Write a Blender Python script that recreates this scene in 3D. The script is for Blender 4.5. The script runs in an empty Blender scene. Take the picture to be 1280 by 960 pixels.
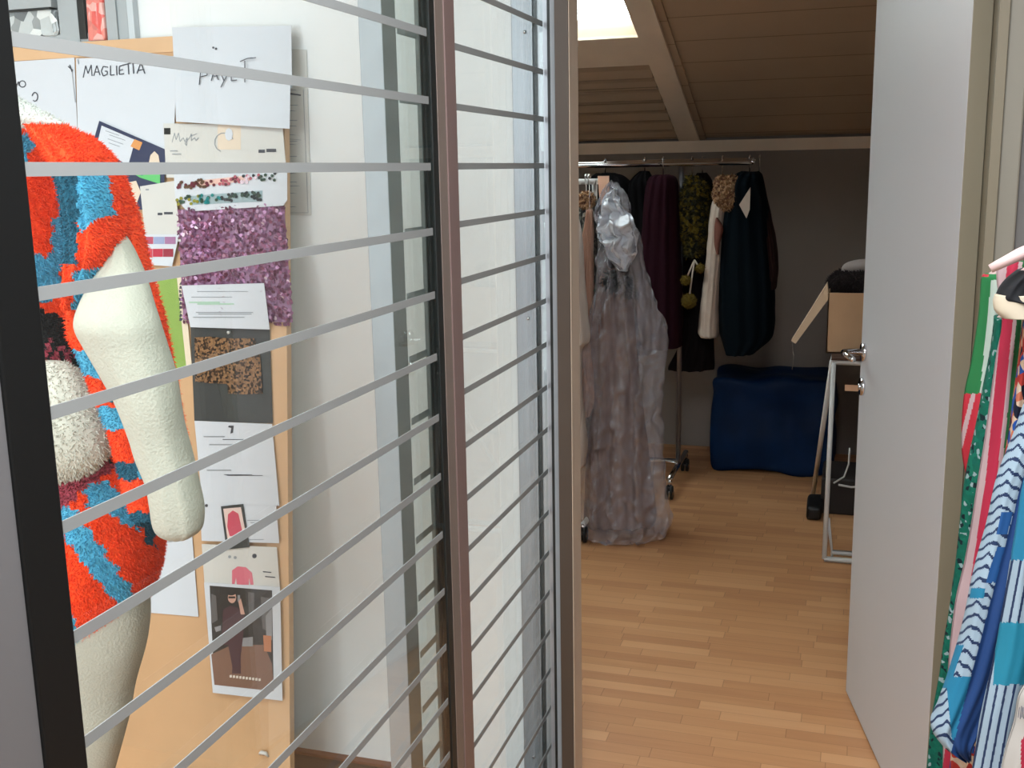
import bpy, math, random
from mathutils import Vector, Matrix, noise
random.seed(7)
S = bpy.context.scene
COL = S.collection
# ------------------------------------------------------------------ camera
F = 1347.0144765
R = ((0.95343325, -0.04123683, 0.29877177), (0.30103856, 0.19075024, -0.93433941), (-0.01846159, 0.98077208, 0.1942815))
EYE = Vector((0, 0, 1.6))
cam_d = bpy.data.cameras.new('camera'); cam = bpy.data.objects.new('camera', cam_d); COL.objects.link(cam)
M = Matrix(R).to_4x4(); M.translation = EYE
cam.matrix_world = M
cam_d.sensor_width = 36; cam_d.lens = F / 1280 * 36; cam_d.clip_start = 0.02
S.camera = cam
# ------------------------------------------------------------------ light
S.view_settings.view_transform = 'Standard'; S.view_settings.look = 'None'
S.view_settings.gamma = 1; S.view_settings.use_curve_mapping = False
S.view_settings.exposure = 0.0
w = bpy.data.worlds.new('world'); S.world = w; w.use_nodes = True
w.node_tree.nodes['Background'].inputs[0].default_value = (0.93, 0.97, 1.0, 1)
w.node_tree.nodes['Background'].inputs[1].default_value = 10.5
def area(name, loc, rot, sx, sy, watt, col=(1, 1, 1)):
    d = bpy.data.lights.new(name, 'AREA'); d.shape = 'RECTANGLE'; d.size = sx; d.size_y = sy; d.energy = watt; d.color = col
    o = bpy.data.objects.new(name, d); COL.objects.link(o); o.location = loc; o.rotation_euler = rot
    return o
PI = math.pi
area('window_light', (0.9, -2.4, 1.7), (PI/2, 0, 0), 2.4, 1.6, 26, (0.93, 0.97, 1.0))
area('doorway_fill_light', (-0.1, 0.5, 2.66), (0, 0, 0), 0.6, 1.2, 72, (0.93, 0.96, 1.0))  # unseen overhead lamp added to light floor and door through the doorway
area('workroom_front_fill', (-1.68, -2.3, 1.35), (PI/2, 0, 0), 1.8, 2.3, 136, (0.90, 0.95, 1.0))  # unseen area lamp, placed to brighten the white wall behind the glass
area('workroom_top_fill', (-1.7, 0.6, 2.66), (0, 0, 0), 1.2, 1.2, 26, (0.93, 0.98, 1.0))  # unseen overhead lamp added to brighten the workroom

# ------------------------------------------------------------------ picture to place helpers
def ray(px, py):
    d = (px - 640.0, 480.0 - py, -F)
    return Vector([sum(R[i][j] * d[j] for j in range(3)) for i in range(3)])
def PY(px, py, Y):
    d = ray(px, py); return EYE + d * (Y / d.y)
def PX(px, py, X):
    d = ray(px, py); return EYE + d * (X / d.x)
def PZ(px, py, Z=0.0):
    d = ray(px, py); return EYE + d * ((Z - 1.6) / d.z)
def proj(p):
    v = p - EYE
    c = [sum(R[i][j] * v[i] for i in range(3)) for j in range(3)]
    return 640 + F * c[0] / -c[2], 480 - F * c[1] / -c[2]
def inpoly(x, y, P):
    r = False; n = len(P); j = n - 1
    for i in range(n):
        xi, yi = P[i]; xj, yj = P[j]
        if (yi > y) != (yj > y) and x < (xj - xi) * (y - yi) / (yj - yi) + xi: r = not r
        j = i
    return r

# ------------------------------------------------------------------ materials
def lin(c):
    return tuple((x / 255 / 12.92 if x / 255 <= 0.04045 else ((x / 255 + 0.055) / 1.055) ** 2.4) for x in c)
MC = {}
def mat(name, c, rough=0.7, metal=0.0, noise_s=0, noise_v=0.1, bump=0, bump_s=200, sheen=0, spec=0.5, c2=None, coat=0, emit=0):
    if name in MC: return MC[name]
    m = bpy.data.materials.new(name); m.use_nodes = True; nt = m.node_tree; b = nt.nodes['Principled BSDF']
    col = lin(c)
    b.inputs['Base Color'].default_value = (*col, 1); b.inputs['Roughness'].default_value = rough; b.inputs['Metallic'].default_value = metal
    b.inputs['Specular IOR Level'].default_value = spec
    if sheen: b.inputs['Sheen Weight'].default_value = sheen
    if coat: b.inputs['Coat Weight'].default_value = coat
    tc = nt.nodes.new('ShaderNodeTexCoord')
    if noise_s:
        n = nt.nodes.new('ShaderNodeTexNoise'); n.inputs['Scale'].default_value = noise_s; n.inputs['Detail'].default_value = 4
        nt.links.new(tc.outputs['Object'], n.inputs['Vector'])
        r = nt.nodes.new('ShaderNodeValToRGB'); nt.links.new(n.outputs['Fac'], r.inputs['Fac'])
        r.color_ramp.elements[0].position = 0.35; r.color_ramp.elements[1].position = 0.65
        a = lin(c2) if c2 else [x * (1 - noise_v) for x in col]
        bb = col if c2 else [min(1, x * (1 + noise_v)) for x in col]
        r.color_ramp.elements[0].color = (*a, 1); r.color_ramp.elements[1].color = (*bb, 1)
        nt.links.new(r.outputs['Color'], b.inputs['Base Color'])
    if bump:
        n2 = nt.nodes.new('ShaderNodeTexNoise'); n2.inputs['Scale'].default_value = bump_s; n2.inputs['Detail'].default_value = 3
        nt.links.new(tc.outputs['Object'], n2.inputs['Vector'])
        bp = nt.nodes.new('ShaderNodeBump'); bp.inputs['Strength'].default_value = bump; bp.inputs['Distance'].default_value = 0.01
        nt.links.new(n2.outputs['Fac'], bp.inputs['Height']); nt.links.new(bp.outputs['Normal'], b.inputs['Normal'])
    if emit:
        b.inputs['Emission Color'].default_value = (*col, 1); b.inputs['Emission Strength'].default_value = emit
    MC[name] = m; return m
def glass(name, tint=(0.93, 0.97, 0.955), ior=1.5, rough=0.0):
    m = bpy.data.materials.new(name); m.use_nodes = True; nt = m.node_tree; nt.nodes.clear()
    o = nt.nodes.new('ShaderNodeOutputMaterial'); mx = nt.nodes.new('ShaderNodeMixShader'); f = nt.nodes.new('ShaderNodeFresnel')
    t = nt.nodes.new('ShaderNodeBsdfTransparent'); g = nt.nodes.new('ShaderNodeBsdfGlossy')
    f.inputs['IOR'].default_value = ior; t.inputs[0].default_value = (*tint, 1); g.inputs['Roughness'].default_value = rough
    gm = nt.nodes.new('ShaderNodeNewGeometry'); ma = nt.nodes.new('ShaderNodeMath'); ma.operation = 'MULTIPLY_ADD'   # thin pane: same reflectance on both faces
    nt.links.new(gm.outputs['Backfacing'], ma.inputs[0]); ma.inputs[1].default_value = 1 / ior - ior; ma.inputs[2].default_value = ior; nt.links.new(ma.outputs[0], f.inputs['IOR'])
    nt.links.new(f.outputs[0], mx.inputs[0]); nt.links.new(t.outputs[0], mx.inputs[1]); nt.links.new(g.outputs[0], mx.inputs[2])
    nt.links.new(mx.outputs[0], o.inputs[0]); return m
def film(name, c, alpha, rough=0.3, spec=0.5, bump=0, bump_s=20):
    m = mat(name, c, rough, bump=bump, bump_s=bump_s, spec=spec); m.node_tree.nodes['Principled BSDF'].inputs['Alpha'].default_value = alpha
    return m
def node_mat(name, rough=0.6, spec=0.5):
    m = bpy.data.materials.new(name); m.use_nodes = True; nt = m.node_tree; b = nt.nodes['Principled BSDF']
    b.inputs['Roughness'].default_value = rough; b.inputs['Specular IOR Level'].default_value = spec
    tc = nt.nodes.new('ShaderNodeTexCoord'); return m, nt, b, tc
def mathn(nt, op, a, b=None, c=None):
    n = nt.nodes.new('ShaderNodeMath'); n.operation = op
    for i, v in enumerate((a, b, c)):
        if v is None: continue
        if isinstance(v, (int, float)): n.inputs[i].default_value = v
        else: nt.links.new(v, n.inputs[i])
    return n.outputs[0]
def wood_floor():
    m, nt, b, tc = node_mat('oak_strip_floor', 0.42, 0.35)
    sp = nt.nodes.new('ShaderNodeSeparateXYZ'); nt.links.new(tc.outputs['Object'], sp.inputs[0])
    rw = mathn(nt, 'DIVIDE', sp.outputs[1], 0.052); row = mathn(nt, 'FLOOR', rw)
    wn = nt.nodes.new('ShaderNodeTexWhiteNoise'); wn.noise_dimensions = '1D'; nt.links.new(row, wn.inputs['W'])
    xo = mathn(nt, 'MULTIPLY_ADD', wn.outputs['Value'], 7.3, sp.outputs[0])
    cx = mathn(nt, 'DIVIDE', xo, 0.30); cell = mathn(nt, 'FLOOR', cx)
    cb = nt.nodes.new('ShaderNodeCombineXYZ'); nt.links.new(cell, cb.inputs[0]); nt.links.new(row, cb.inputs[1])
    w2 = nt.nodes.new('ShaderNodeTexWhiteNoise'); w2.noise_dimensions = '2D'; nt.links.new(cb.outputs[0], w2.inputs['Vector'])
    mp = nt.nodes.new('ShaderNodeMapping'); mp.inputs['Scale'].default_value = (3, 45, 1); nt.links.new(tc.outputs['Object'], mp.inputs[0])
    ad = nt.nodes.new('ShaderNodeVectorMath'); ad.operation = 'ADD'; nt.links.new(mp.outputs[0], ad.inputs[0]); nt.links.new(w2.outputs['Color'], ad.inputs[1])
    ns = nt.nodes.new('ShaderNodeTexNoise'); ns.inputs['Scale'].default_value = 1.0; ns.inputs['Detail'].default_value = 5; nt.links.new(ad.outputs[0], ns.inputs['Vector'])
    v = mathn(nt, 'MULTIPLY_ADD', ns.outputs['Fac'], 0.5, mathn(nt, 'MULTIPLY', w2.outputs['Value'], 0.62))
    rp = nt.nodes.new('ShaderNodeValToRGB'); nt.links.new(v, rp.inputs[0])
    e = rp.color_ramp.elements; e[0].position = 0.2; e[0].color = (*lin((180, 128, 88)), 1); e[1].position = 0.86; e[1].color = (*lin((204, 154, 110)), 1)
    x = e.new(0.5); x.color = (*lin((193, 142, 98)), 1)
    fy = mathn(nt, 'FRACT', rw); gap = mathn(nt, 'LESS_THAN', mathn(nt, 'MINIMUM', fy, mathn(nt, 'SUBTRACT', 1.0, fy)), 0.015)
    fx = mathn(nt, 'FRACT', cx); gx = mathn(nt, 'LESS_THAN', mathn(nt, 'MINIMUM', fx, mathn(nt, 'SUBTRACT', 1.0, fx)), 0.004)
    g = mathn(nt, 'MAXIMUM', gap, gx)
    mx = nt.nodes.new('ShaderNodeMix'); mx.data_type = 'RGBA'; nt.links.new(mathn(nt, 'MULTIPLY', g, 0.4), mx.inputs[0]); nt.links.new(rp.outputs[0], mx.inputs[6]); mx.inputs[7].default_value = (*lin((90, 60, 35)), 1)
    nt.links.new(mx.outputs[2], b.inputs['Base Color'])
    return m
def slat_mat():
    m, nt, b, tc = node_mat('ceiling_boards', 0.8, 0.2)
    sp = nt.nodes.new('ShaderNodeSeparateXYZ'); nt.links.new(tc.outputs['Object'], sp.inputs[0])
    f = mathn(nt, 'FRACT', mathn(nt, 'DIVIDE', sp.outputs[1], 0.21)); g = mathn(nt, 'LESS_THAN', f, 0.03)
    n = nt.nodes.new('ShaderNodeTexNoise'); n.inputs['Scale'].default_value = 3; nt.links.new(tc.outputs['Object'], n.inputs['Vector'])
    rp = nt.nodes.new('ShaderNodeValToRGB'); nt.links.new(n.outputs['Fac'], rp.inputs[0])
    rp.color_ramp.elements[0].color = (*lin((172, 150, 128)), 1); rp.color_ramp.elements[1].color = (*lin((186, 164, 140)), 1)
    mx = nt.nodes.new('ShaderNodeMix'); mx.data_type = 'RGBA'; nt.links.new(mathn(nt, 'MULTIPLY', g, 0.5), mx.inputs[0]); nt.links.new(rp.outputs[0], mx.inputs[6]); mx.inputs[7].default_value = (*lin((70, 58, 48)), 1)
    nt.links.new(mx.outputs[2], b.inputs['Base Color']); return m
def bands(name, scale, stops, axis=2, rough=0.8, offset=0.0, distort=0.0, amt=(0, 0, 0)):
    """repeating stripes of fixed colours along a direction of the thing"""
    m, nt, b, tc = node_mat(name, rough, 0.2)
    sp = nt.nodes.new('ShaderNodeSeparateXYZ'); nt.links.new(tc.outputs['Object'], sp.inputs[0])
    v = sp.outputs[axis]
    for i in range(3):
        if amt[i]: v = mathn(nt, 'MULTIPLY_ADD', sp.outputs[i], amt[i], v)
    if distort:
        n = nt.nodes.new('ShaderNodeTexNoise'); n.inputs['Scale'].default_value = 9; nt.links.new(tc.outputs['Object'], n.inputs['Vector'])
        v = mathn(nt, 'MULTIPLY_ADD', n.outputs['Fac'], distort, v)
    f = mathn(nt, 'FRACT', mathn(nt, 'MULTIPLY_ADD', v, 1.0 / scale, offset))
    rp = nt.nodes.new('ShaderNodeValToRGB'); rp.color_ramp.interpolation = 'CONSTANT'; nt.links.new(f, rp.inputs[0])
    e = rp.color_ramp.elements; e[0].position = 0; e[0].color = (*lin(stops[0][1]), 1); e[1].position = stops[1][0]; e[1].color = (*lin(stops[1][1]), 1)
    for p, c in stops[2:]:
        x = e.new(p); x.color = (*lin(c), 1)
    nt.links.new(rp.outputs[0], b.inputs['Base Color']); return m
def blotch(name, cols, scale=30, rough=0.7, spec=0.3, bump=0.3):
    m, nt, b, tc = node_mat(name, rough, spec)
    v = nt.nodes.new('ShaderNodeTexVoronoi'); v.inputs['Scale'].default_value = scale; nt.links.new(tc.outputs['Object'], v.inputs['Vector'])
    sp = nt.nodes.new('ShaderNodeSeparateColor'); nt.links.new(v.outputs['Color'], sp.inputs[0])
    rp = nt.nodes.new('ShaderNodeValToRGB'); rp.color_ramp.interpolation = 'CONSTANT'; nt.links.new(sp.outputs[0], rp.inputs[0])
    e = rp.color_ramp.elements; e[0].position = 0; e[0].color = (*lin(cols[0]), 1); e[1].position = 1 / len(cols); e[1].color = (*lin(cols[1]), 1)
    for i, c in enumerate(cols[2:], 2):
        x = e.new(i / len(cols)); x.color = (*lin(c), 1)
    nt.links.new(rp.outputs[0], b.inputs['Base Color'])
    if bump:
        bp = nt.nodes.new('ShaderNodeBump'); bp.inputs['Strength'].default_value = bump; bp.inputs['Distance'].default_value = 0.01
        nt.links.new(v.outputs['Distance'], bp.inputs['Height']); nt.links.new(bp.outputs[0], b.inputs['Normal'])
    return m

white_wall = mat('white_wall_paint', (234, 235, 236), 0.75, bump=0.05, bump_s=300)
grey_wall = mat('grey_plaster', (134, 126, 120), 0.9, noise_s=2, noise_v=0.05)
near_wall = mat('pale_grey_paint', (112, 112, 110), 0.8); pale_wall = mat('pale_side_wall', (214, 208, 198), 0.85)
floor_m = wood_floor(); dark_floor = mat('dark_vinyl', (52, 50, 48), 0.6)
ceil_m = slat_mat(); beam_m = mat('beam_paint', (234, 216, 196), 0.7, noise_s=4, noise_v=0.04)
alu = mat('brushed_aluminium', (150, 154, 160), 0.35, 0.5); alu_dark = mat('grey_anodised', (116, 119, 117), 0.45, 0.0)
bronze = mat('bronze_frame', (122, 110, 102), 0.45, 0.0); bronze_red = mat('reddish_bronze', (124, 104, 100), 0.4, 0.0)
gasket = mat('black_gasket', (16, 20, 19), 0.5); charcoal = mat('charcoal_frame', (15, 17, 17), 0.55, 0.0, spec=.3)
beige = mat('beige_gloss_paint', (188, 172, 154), 0.5); door_m = mat('door_laminate', (196, 197, 200), 0.45)
chrome = mat('chrome', (215, 215, 218), 0.12, 1.0); black = mat('black_plastic', (14, 14, 15), 0.5)
white_metal = mat('white_metal', (214, 214, 212), 0.4); wood_lt = mat('pale_plywood', (204, 162, 120), 0.6, noise_s=5, noise_v=0.04)
glass_m = glass('clear_glass'); frost = film('frosted_film', (148, 152, 151), 0.9, 0.6, 0.2)
paper_w = mat('white_paper', (208, 212, 220), 0.8); paper_w2 = mat('cream_paper', (208, 206, 202), 0.8); ink = mat('pen_ink', (60, 62, 72), 0.7)
ink_lt = mat('grey_print', (150, 154, 160), 0.8); ink_gr = mat('green_highlight', (170, 200, 180), 0.8)

# ------------------------------------------------------------------ mesh helpers
class MB:
    def __init__(s): s.v = []; s.f = []; s.mi = []; s.ms = []; s.sm = []
    def m(s, m):
        if m not in s.ms: s.ms.append(m)
        return s.ms.index(m)
    def add(s, vs, fs, m, smooth=False):
        o = len(s.v); s.v += [Vector(v) for v in vs]; k = s.m(m)
        for f in fs: s.f.append([o + i for i in f]); s.mi.append(k); s.sm.append(smooth)
        return s
    def box(s, a, b, m):
        (x0, y0, z0), (x1, y1, z1) = a, b
        return s.add([(x0,y0,z0),(x1,y0,z0),(x1,y1,z0),(x0,y1,z0),(x0,y0,z1),(x1,y0,z1),(x1,y1,z1),(x0,y1,z1)],
                     [(0,3,2,1),(4,5,6,7),(0,1,5,4),(1,2,6,5),(2,3,7,6),(3,0,4,7)], m)
    def tube(s, pts, r, m, n=10, closed=False):
        pts = [Vector(p) for p in pts]; L = len(pts); rings = []; up = Vector((0.13, 0.31, 0.94)).normalized()
        vs = []
        for i, p in enumerate(pts):
            if closed: t = pts[(i + 1) % L] - pts[i - 1]
            else: t = pts[min(i + 1, L - 1)] - pts[max(i - 1, 0)]
            t.normalize(); a = t.cross(up)
            if a.length < 0.05: a = t.cross(Vector((1, 0, 0)))
            a.normalize(); b = t.cross(a)
            rr = r[i] if isinstance(r, (list, tuple)) else r
            for k in range(n):
                q = 2 * PI * k / n; vs.append(p + a * (rr * math.cos(q)) + b * (rr * math.sin(q)))
        fs = []
        for i in range(L if closed else L - 1):
            j = (i + 1) % L
            for k in range(n): fs.append((i*n+k, i*n+(k+1) % n, j*n+(k+1) % n, j*n+k))
        if not closed: fs += [tuple(range(n))[::-1], tuple((L-1)*n+k for k in range(n))]
        return s.add(vs, fs, m, True)
    def prism(s, poly, off, m):
        n = len(poly); P = [Vector(p) for p in poly]; off = Vector(off)
        return s.add(P + [p + off for p in P], [tuple(range(n)), tuple(range(2*n-1, n-1, -1))] + [(i, i+n, (i+1) % n+n, (i+1) % n) for i in range(n)], m)
    def build(s, name, parent=None, origin=None, bevel=0, label=None, cat=None, group=None, kind=None):
        me = bpy.data.meshes.new(name); O = Vector(origin) if origin else Vector((0, 0, 0))
        if parent is not None and origin is None: O = parent.matrix_world.translation.copy()
        me.from_pydata([tuple(v - O) for v in s.v], [], s.f)
        for m in s.ms: me.materials.append(m)
        for p, i, q in zip(me.polygons, s.mi, s.sm): p.material_index = i; p.use_smooth = q
        me.update(); o = bpy.data.objects.new(name, me); COL.objects.link(o)
        if parent is not None:
            o.parent = parent; o.location = O - parent.matrix_world.translation
        else: o.location = O
        if bevel:
            md = o.modifiers.new('bevel', 'BEVEL'); md.width = bevel; md.segments = 2; md.limit_method = 'ANGLE'
        tag(o, label, cat, group, kind); bpy.context.view_layer.update(); return o
def tag(o, label=None, cat=None, group=None, kind=None):
    for k, v in (('label', label), ('category', cat), ('group', group), ('kind', kind)):
        if v: o[k] = v
    return o
def empty(name, loc, label, cat, group=None):
    o = bpy.data.objects.new(name, None); COL.objects.link(o); o.location = loc; o.empty_display_size = 0.1
    tag(o, label, cat, group); bpy.context.view_layer.update(); return o
def struct(name, mb, parent=None, bevel=0):
    return mb.build(name, parent, origin=None, bevel=bevel, kind='structure' if parent is None else None)
def cat_rows(rows, m):
    n = len(rows); out = []
    for k in range(m):
        t = k / (m - 1) * (n - 1); i = min(int(t), n - 2); u = t - i
        p0, p1, p2, p3 = rows[max(i-1, 0)], rows[i], rows[i+1], rows[min(i+2, n-1)]
        out.append([0.5 * ((2*b) + (-a+c)*u + (2*a-5*b+4*c-d)*u*u + (-a+3*b-3*c+d)*u**3) for a, b, c, d in zip(p0, p1, p2, p3)])
    return out
def loft(mb, rows, Y, m, mm=50, n=48, th=0.04, k=5, amp=0.0, shape=2.3, matfn=None, rough=0.0, seed=0, cap=True, crumple=0):
    """rows: (py, left px, right px [, half depth [, dY]]) on the plane at distance Y; returns face list"""
    rr = []
    for r in rows:
        r = list(r) + [th, 0.0][len(r) - 3:]
        rr.append([float(x) for x in r])
    rr = cat_rows(rr, mm); vs = []
    for j, (py, xl, xr, h, dy) in enumerate(rr):
        A = PY(xl, py, Y + dy); B = PY(xr, py, Y + dy); v = j / (mm - 1)
        for i in range(n):
            t = 2 * PI * i / n; c, s_ = math.cos(t), math.sin(t)
            cc = math.copysign(abs(c) ** (2 / shape), c); ss = math.copysign(abs(s_) ** (2 / shape), s_)
            p = A.lerp(B, (cc + 1) / 2)
            f = amp * (math.sin(k * PI * (cc + 1) / 2 * 2 + seed + 1.3 * math.sin(3.1 * v + seed)) + 0.5 * math.sin(k * 1.7 * (cc + 1) * PI + 2.1 * seed + 2 * v))
            p.y += ss * h + (f if abs(ss) > 0.05 else 0) * (1 if ss < 0 else -1)
            if crumple: p += Vector((0, -1, 0)) * (crumple * (abs(noise.noise(p * 17 + Vector((seed, 0, 3)))) * 2.2 + abs(noise.noise(p * 41)) * .8)) + Vector((1, 0, .5)) * (crumple * .5 * noise.noise(p * 23))
            if rough: p += Vector(noise.noise_vector(p * 14 + Vector((seed, 0, 0)))) * rough
            vs.append(p)
    base = len(mb.v); nf = len(mb.f); faces = []
    mb.v += vs
    def put(ids, c):
        mt = m
        if matfn:
            x, y = proj(c); mt = matfn(x, y, c) or m
        mb.f.append([base + q for q in ids]); mb.mi.append(mb.m(mt)); mb.sm.append(True)
    for j in range(mm - 1):
        for i in range(n):
            ids = (j*n+i, j*n+(i+1) % n, (j+1)*n+(i+1) % n, (j+1)*n+i); ids = ids[::-1]
            put(ids, (vs[ids[0]] + vs[ids[1]] + vs[ids[2]] + vs[ids[3]]) / 4)
    if cap:
        put(tuple(range(n)), vs[0]); put(tuple((mm-1)*n+q for q in range(n))[::-1], vs[-n])
    return nf
def tufts(mb, f0, dens, ln, wd, matfn=None, f1=None, front=True):
    """short pile fibres on the faces f0..f1, each in its face's own colour"""
    F1 = f1 or len(mb.f); faces = [(mb.f[i], mb.mi[i]) for i in range(f0, F1) if len(mb.f[i]) == 4]
    for ids, mi in faces:
        a, b, c, d = [mb.v[q] for q in ids]; nrm = (c - a).cross(d - b)
        ar = nrm.length / 2
        if ar < 1e-9: continue
        nrm.normalize(); ctr = (a + c) / 2
        if front and nrm.dot(EYE - ctr) < -0.2 * (EYE - ctr).length: continue
        x = ar * dens; k = int(x) + (random.random() < x - int(x))
        for _ in range(k):
            u, v = random.random(), random.random(); p = a.lerp(b, u).lerp(d.lerp(c, u), v)
            dr = (nrm + Vector((random.uniform(-.8, .8), random.uniform(-.8, .8), random.uniform(-1.1, .3)))).normalized()
            s1 = dr.cross(Vector((random.random() - .5, random.random() - .5, random.random() - .5))).normalized() * wd
            s2 = dr.cross(s1)
            o = len(mb.v); tip = p + dr * ln * random.uniform(.6, 1.2); mi_ = mb.m(matfn(*proj(p), p)) if matfn else mi; mb.v += [p + s1, p - s1 * .5 + s2 * .8, p - s1 * .5 - s2 * .8, tip]
            for tr in ((0, 1, 3), (1, 2, 3), (2, 0, 3)): mb.f.append([o + q for q in tr]); mb.mi.append(mi_); mb.sm.append(False)

# ================================================================== THE SETTING
BW = 6.15
PC = PY(850, 173, BW); XB = PC.x; Pt = PX(783, 0, XB); SL = (Pt.z - PC.z) / (BW - Pt.y); ZB = PC.z
def cz(y): return ZB + SL * (BW - y)
fl = MB().box((-4.0, -2.5, -0.05), (-0.70, 2.47, 0.0), floor_m).box((-0.70, -2.5, -0.05), (2.5, 2.47, 0), floor_m).box((-3.0, 2.47, -0.05), (1.4, BW + .1, 0), floor_m)
struct('floor', fl)
struct('wall_back', MB().box((-4.0, 2.47, 0), (-0.65, 2.57, 2.7), white_wall))
struct('wall_left', MB().box((-4.1, -2.5, 0), (-4.0, 2.57, 2.7), white_wall))
struct('wall_front', MB().box((-4.1, -2.6, 0), (2.6, -2.5, 2.7), near_wall))
struct('wall_right', MB().box((2.5, -2.5, 0), (2.6, 2.46, 2.7), near_wall))
struct('wall_doorway', MB().box((0.262, 2.36, 0), (2.5, 2.46, 2.7), near_wall).box((-0.65, 2.36, 2.25), (0.262, 2.46, 2.7), near_wall))
struct('ceiling', MB().box((-4.1, -2.6, 2.7), (2.6, 2.57, 2.8), white_wall))
struct('wall_rear', MB().box((-3.0, BW, 0), (1.4, BW + .1, ZB + .05), grey_wall))
g1 = MB(); 
for x0, x1 in ((-3.1, -3.0), (1.4, 1.5)):
    g1.prism([(x0, 2.57, 0), (x0, BW + .1, 0), (x0, BW + .1, ZB), (x0, 2.57, cz(2.57))], (x1 - x0, 0, 0), pale_wall)
g1.box((-3.0, 2.57, 2.7), (1.4, 2.62, 3.05), grey_wall).box((0.262, 2.46, 0), (1.4, 2.5, 2.7), near_wall)
struct('wall_side', g1)
# sloped ceiling with the roof window cut out
sk_x0, sk_x1 = XB - 0.95, XB - 0.005; sk_y1 = None
def on_ceiling(px, py):
    d = ray(px, py); t = (ZB + SL * BW - 1.6) / (d.z + SL * d.y); return EYE + d * t
sk_y1 = on_ceiling(797, 43).y; sk_y0 = sk_y1 - 1.1
ce = MB()
def cpatch(x0, x1, y0, y1):
    ce.prism([(x0, y0, cz(y0)), (x1, y0, cz(y0)), (x1, y1, cz(y1)), (x0, y1, cz(y1))], (0, 0.03, 0.08), ceil_m)
cpatch(-3.0, sk_x0, 2.57, BW); cpatch(sk_x1, 1.4, 2.57, BW); cpatch(sk_x0, sk_x1, 2.57, sk_y0); cpatch(sk_x0, sk_x1, sk_y1, BW)
struct('ceiling_sloped', ce)
# wavy boards left of the beam
wb = MB(); yy = sk_y1 + 0.34
while yy < BW - 0.1:
    h = 0.018
    wb.prism([(-2.9, yy, cz(yy) - 0.002), (-2.9, yy + 0.10, cz(yy + .10) - 0.002), (-2.9, yy + 0.05, cz(yy + .05) - h)], (2.9 + XB - 0.01, 0, 0), ceil_m); yy += 0.125
struct('trim_ceiling_boards', wb)
fr = MB()
def slope_box(mb, x0, x1, y0, y1, drop, m):
    mb.prism([(x0, y0, cz(y0)), (x0, y1, cz(y1)), (x0, y1, cz(y1) - drop), (x0, y0, cz(y0) - drop)], (x1 - x0, 0, 0), m)
slope_box(fr, sk_x0 - .06, sk_x1, sk_y1, sk_y1 + 0.27, 0.012, beam_m); slope_box(fr, sk_x0 - .06, sk_x1, sk_y0 - .06, sk_y0, 0.02, beam_m); slope_box(fr, sk_x0 - .06, sk_x0, sk_y0, sk_y1, 0.02, beam_m)
sky = struct('window_1', fr); 
sp = MB(); sp.prism([(sk_x0, sk_y0, cz(sk_y0) + .05), (sk_x1, sk_y0, cz(sk_y0) + .05), (sk_x1, sk_y1, cz(sk_y1) + .05), (sk_x0, sk_y1, cz(sk_y1) + .05)], (0, 0, .006), glass_m)
struct('glass_pane', sp, sky)
bm = MB(); bx1 = PY(875, 172, BW).x
slope_box(bm, XB, bx1, 2.6, BW, 0.03, beam_m)
struct('trim_beam', bm)
slope_box(bb := MB(), bx1, bx1 + .035, 2.6, BW, 0.012, ceil_m); struct('trim_beam_edge', bb)
za, zb_ = PY(900, 175, BW - .05).z, PY(900, 189.5, BW - .05).z
struct('trim_rail', MB().box((-2.98, BW - .05, zb_), (1.4, BW, za), beam_m))

# doorway lining, casing, door
H = Vector((0.203, 2.42, 0)); E_ = Vector((0.0274, 3.225, 0)); U = (E_ - H).normalized(); Nn = Vector((U.y, -U.x, 0))  # Nn points to +x
jamb_m = mat('beige_paint_shaded', (126, 119, 100), 0.55)  # same beige as the left lining, darkened with this jamb's shade
struct('trim_door_lining', MB().box((0.243, 2.335, 0), (0.262, 2.46, 2.25), jamb_m).box((PY(712.5, 300, 2.343).x, 2.342, 0), (-0.6055, 2.42, 2.25), beige).box((-.62, 2.345, 2.2), (.243, 2.42, 2.25), beige), bevel=0.002)
struct('trim_door_casing', MB().box((0.2625, 2.345, 0), (0.30, 2.36, 2.3), mat('casing_paint', (136, 133, 121), 0.5)), bevel=0.004)
dl = MB(); dl.prism([H + Vector((0, 0, .012)), E_ + Vector((0, 0, .012)), E_ + Nn * .04 + Vector((0, 0, .012)), H + Nn * .04 + Vector((0, 0, .012))], (0, 0, 2.18), door_m)
k0 = dl.m(jamb_m); 
for i, f in enumerate(dl.f):
    c = sum((dl.v[q] for q in f), Vector()) / len(f)
    if abs((c - H).dot(U)) < 1e-3: dl.mi[i] = k0
door = struct('door_1', dl, bevel=0.0015)
hz = PY(1079, 441, 3.17).z; hp = E_ - U * .045; out = -Nn
hb = MB(); c0 = hp + Vector((0, 0, hz))
hb.tube([c0 - out * .002, c0 + out * .009], 0.026, chrome, 20)
hb.tube([c0, c0 + out * .05, c0 + out * .058 - U * .008, c0 + out * .06 - U * .03, c0 + out * .058 - U * .12], [.010, .010, .011, .009, .008], chrome, 12)
struct('door_handle', hb, door)
kb = MB(); c1 = hp + Vector((0, 0, hz - .10)); kb.tube([c1 - out * .002, c1 + out * .008], 0.025, chrome, 20).tube([c1 + out * .008, c1 + out * .014], .009, chrome, 12)
kb.box((c1.x - .05, c1.y - .0015, c1.z - .014), (c1.x - .013, c1.y + .0015, c1.z + .004), chrome)
struct('key_lock', kb, door)
hg = MB()
for z in (0.25, 1.1, 1.95): hg.tube([H + Vector((-.008, -.006, z)), H + Vector((-.008, -.006, z + .08))], .006, alu, 10)

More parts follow.
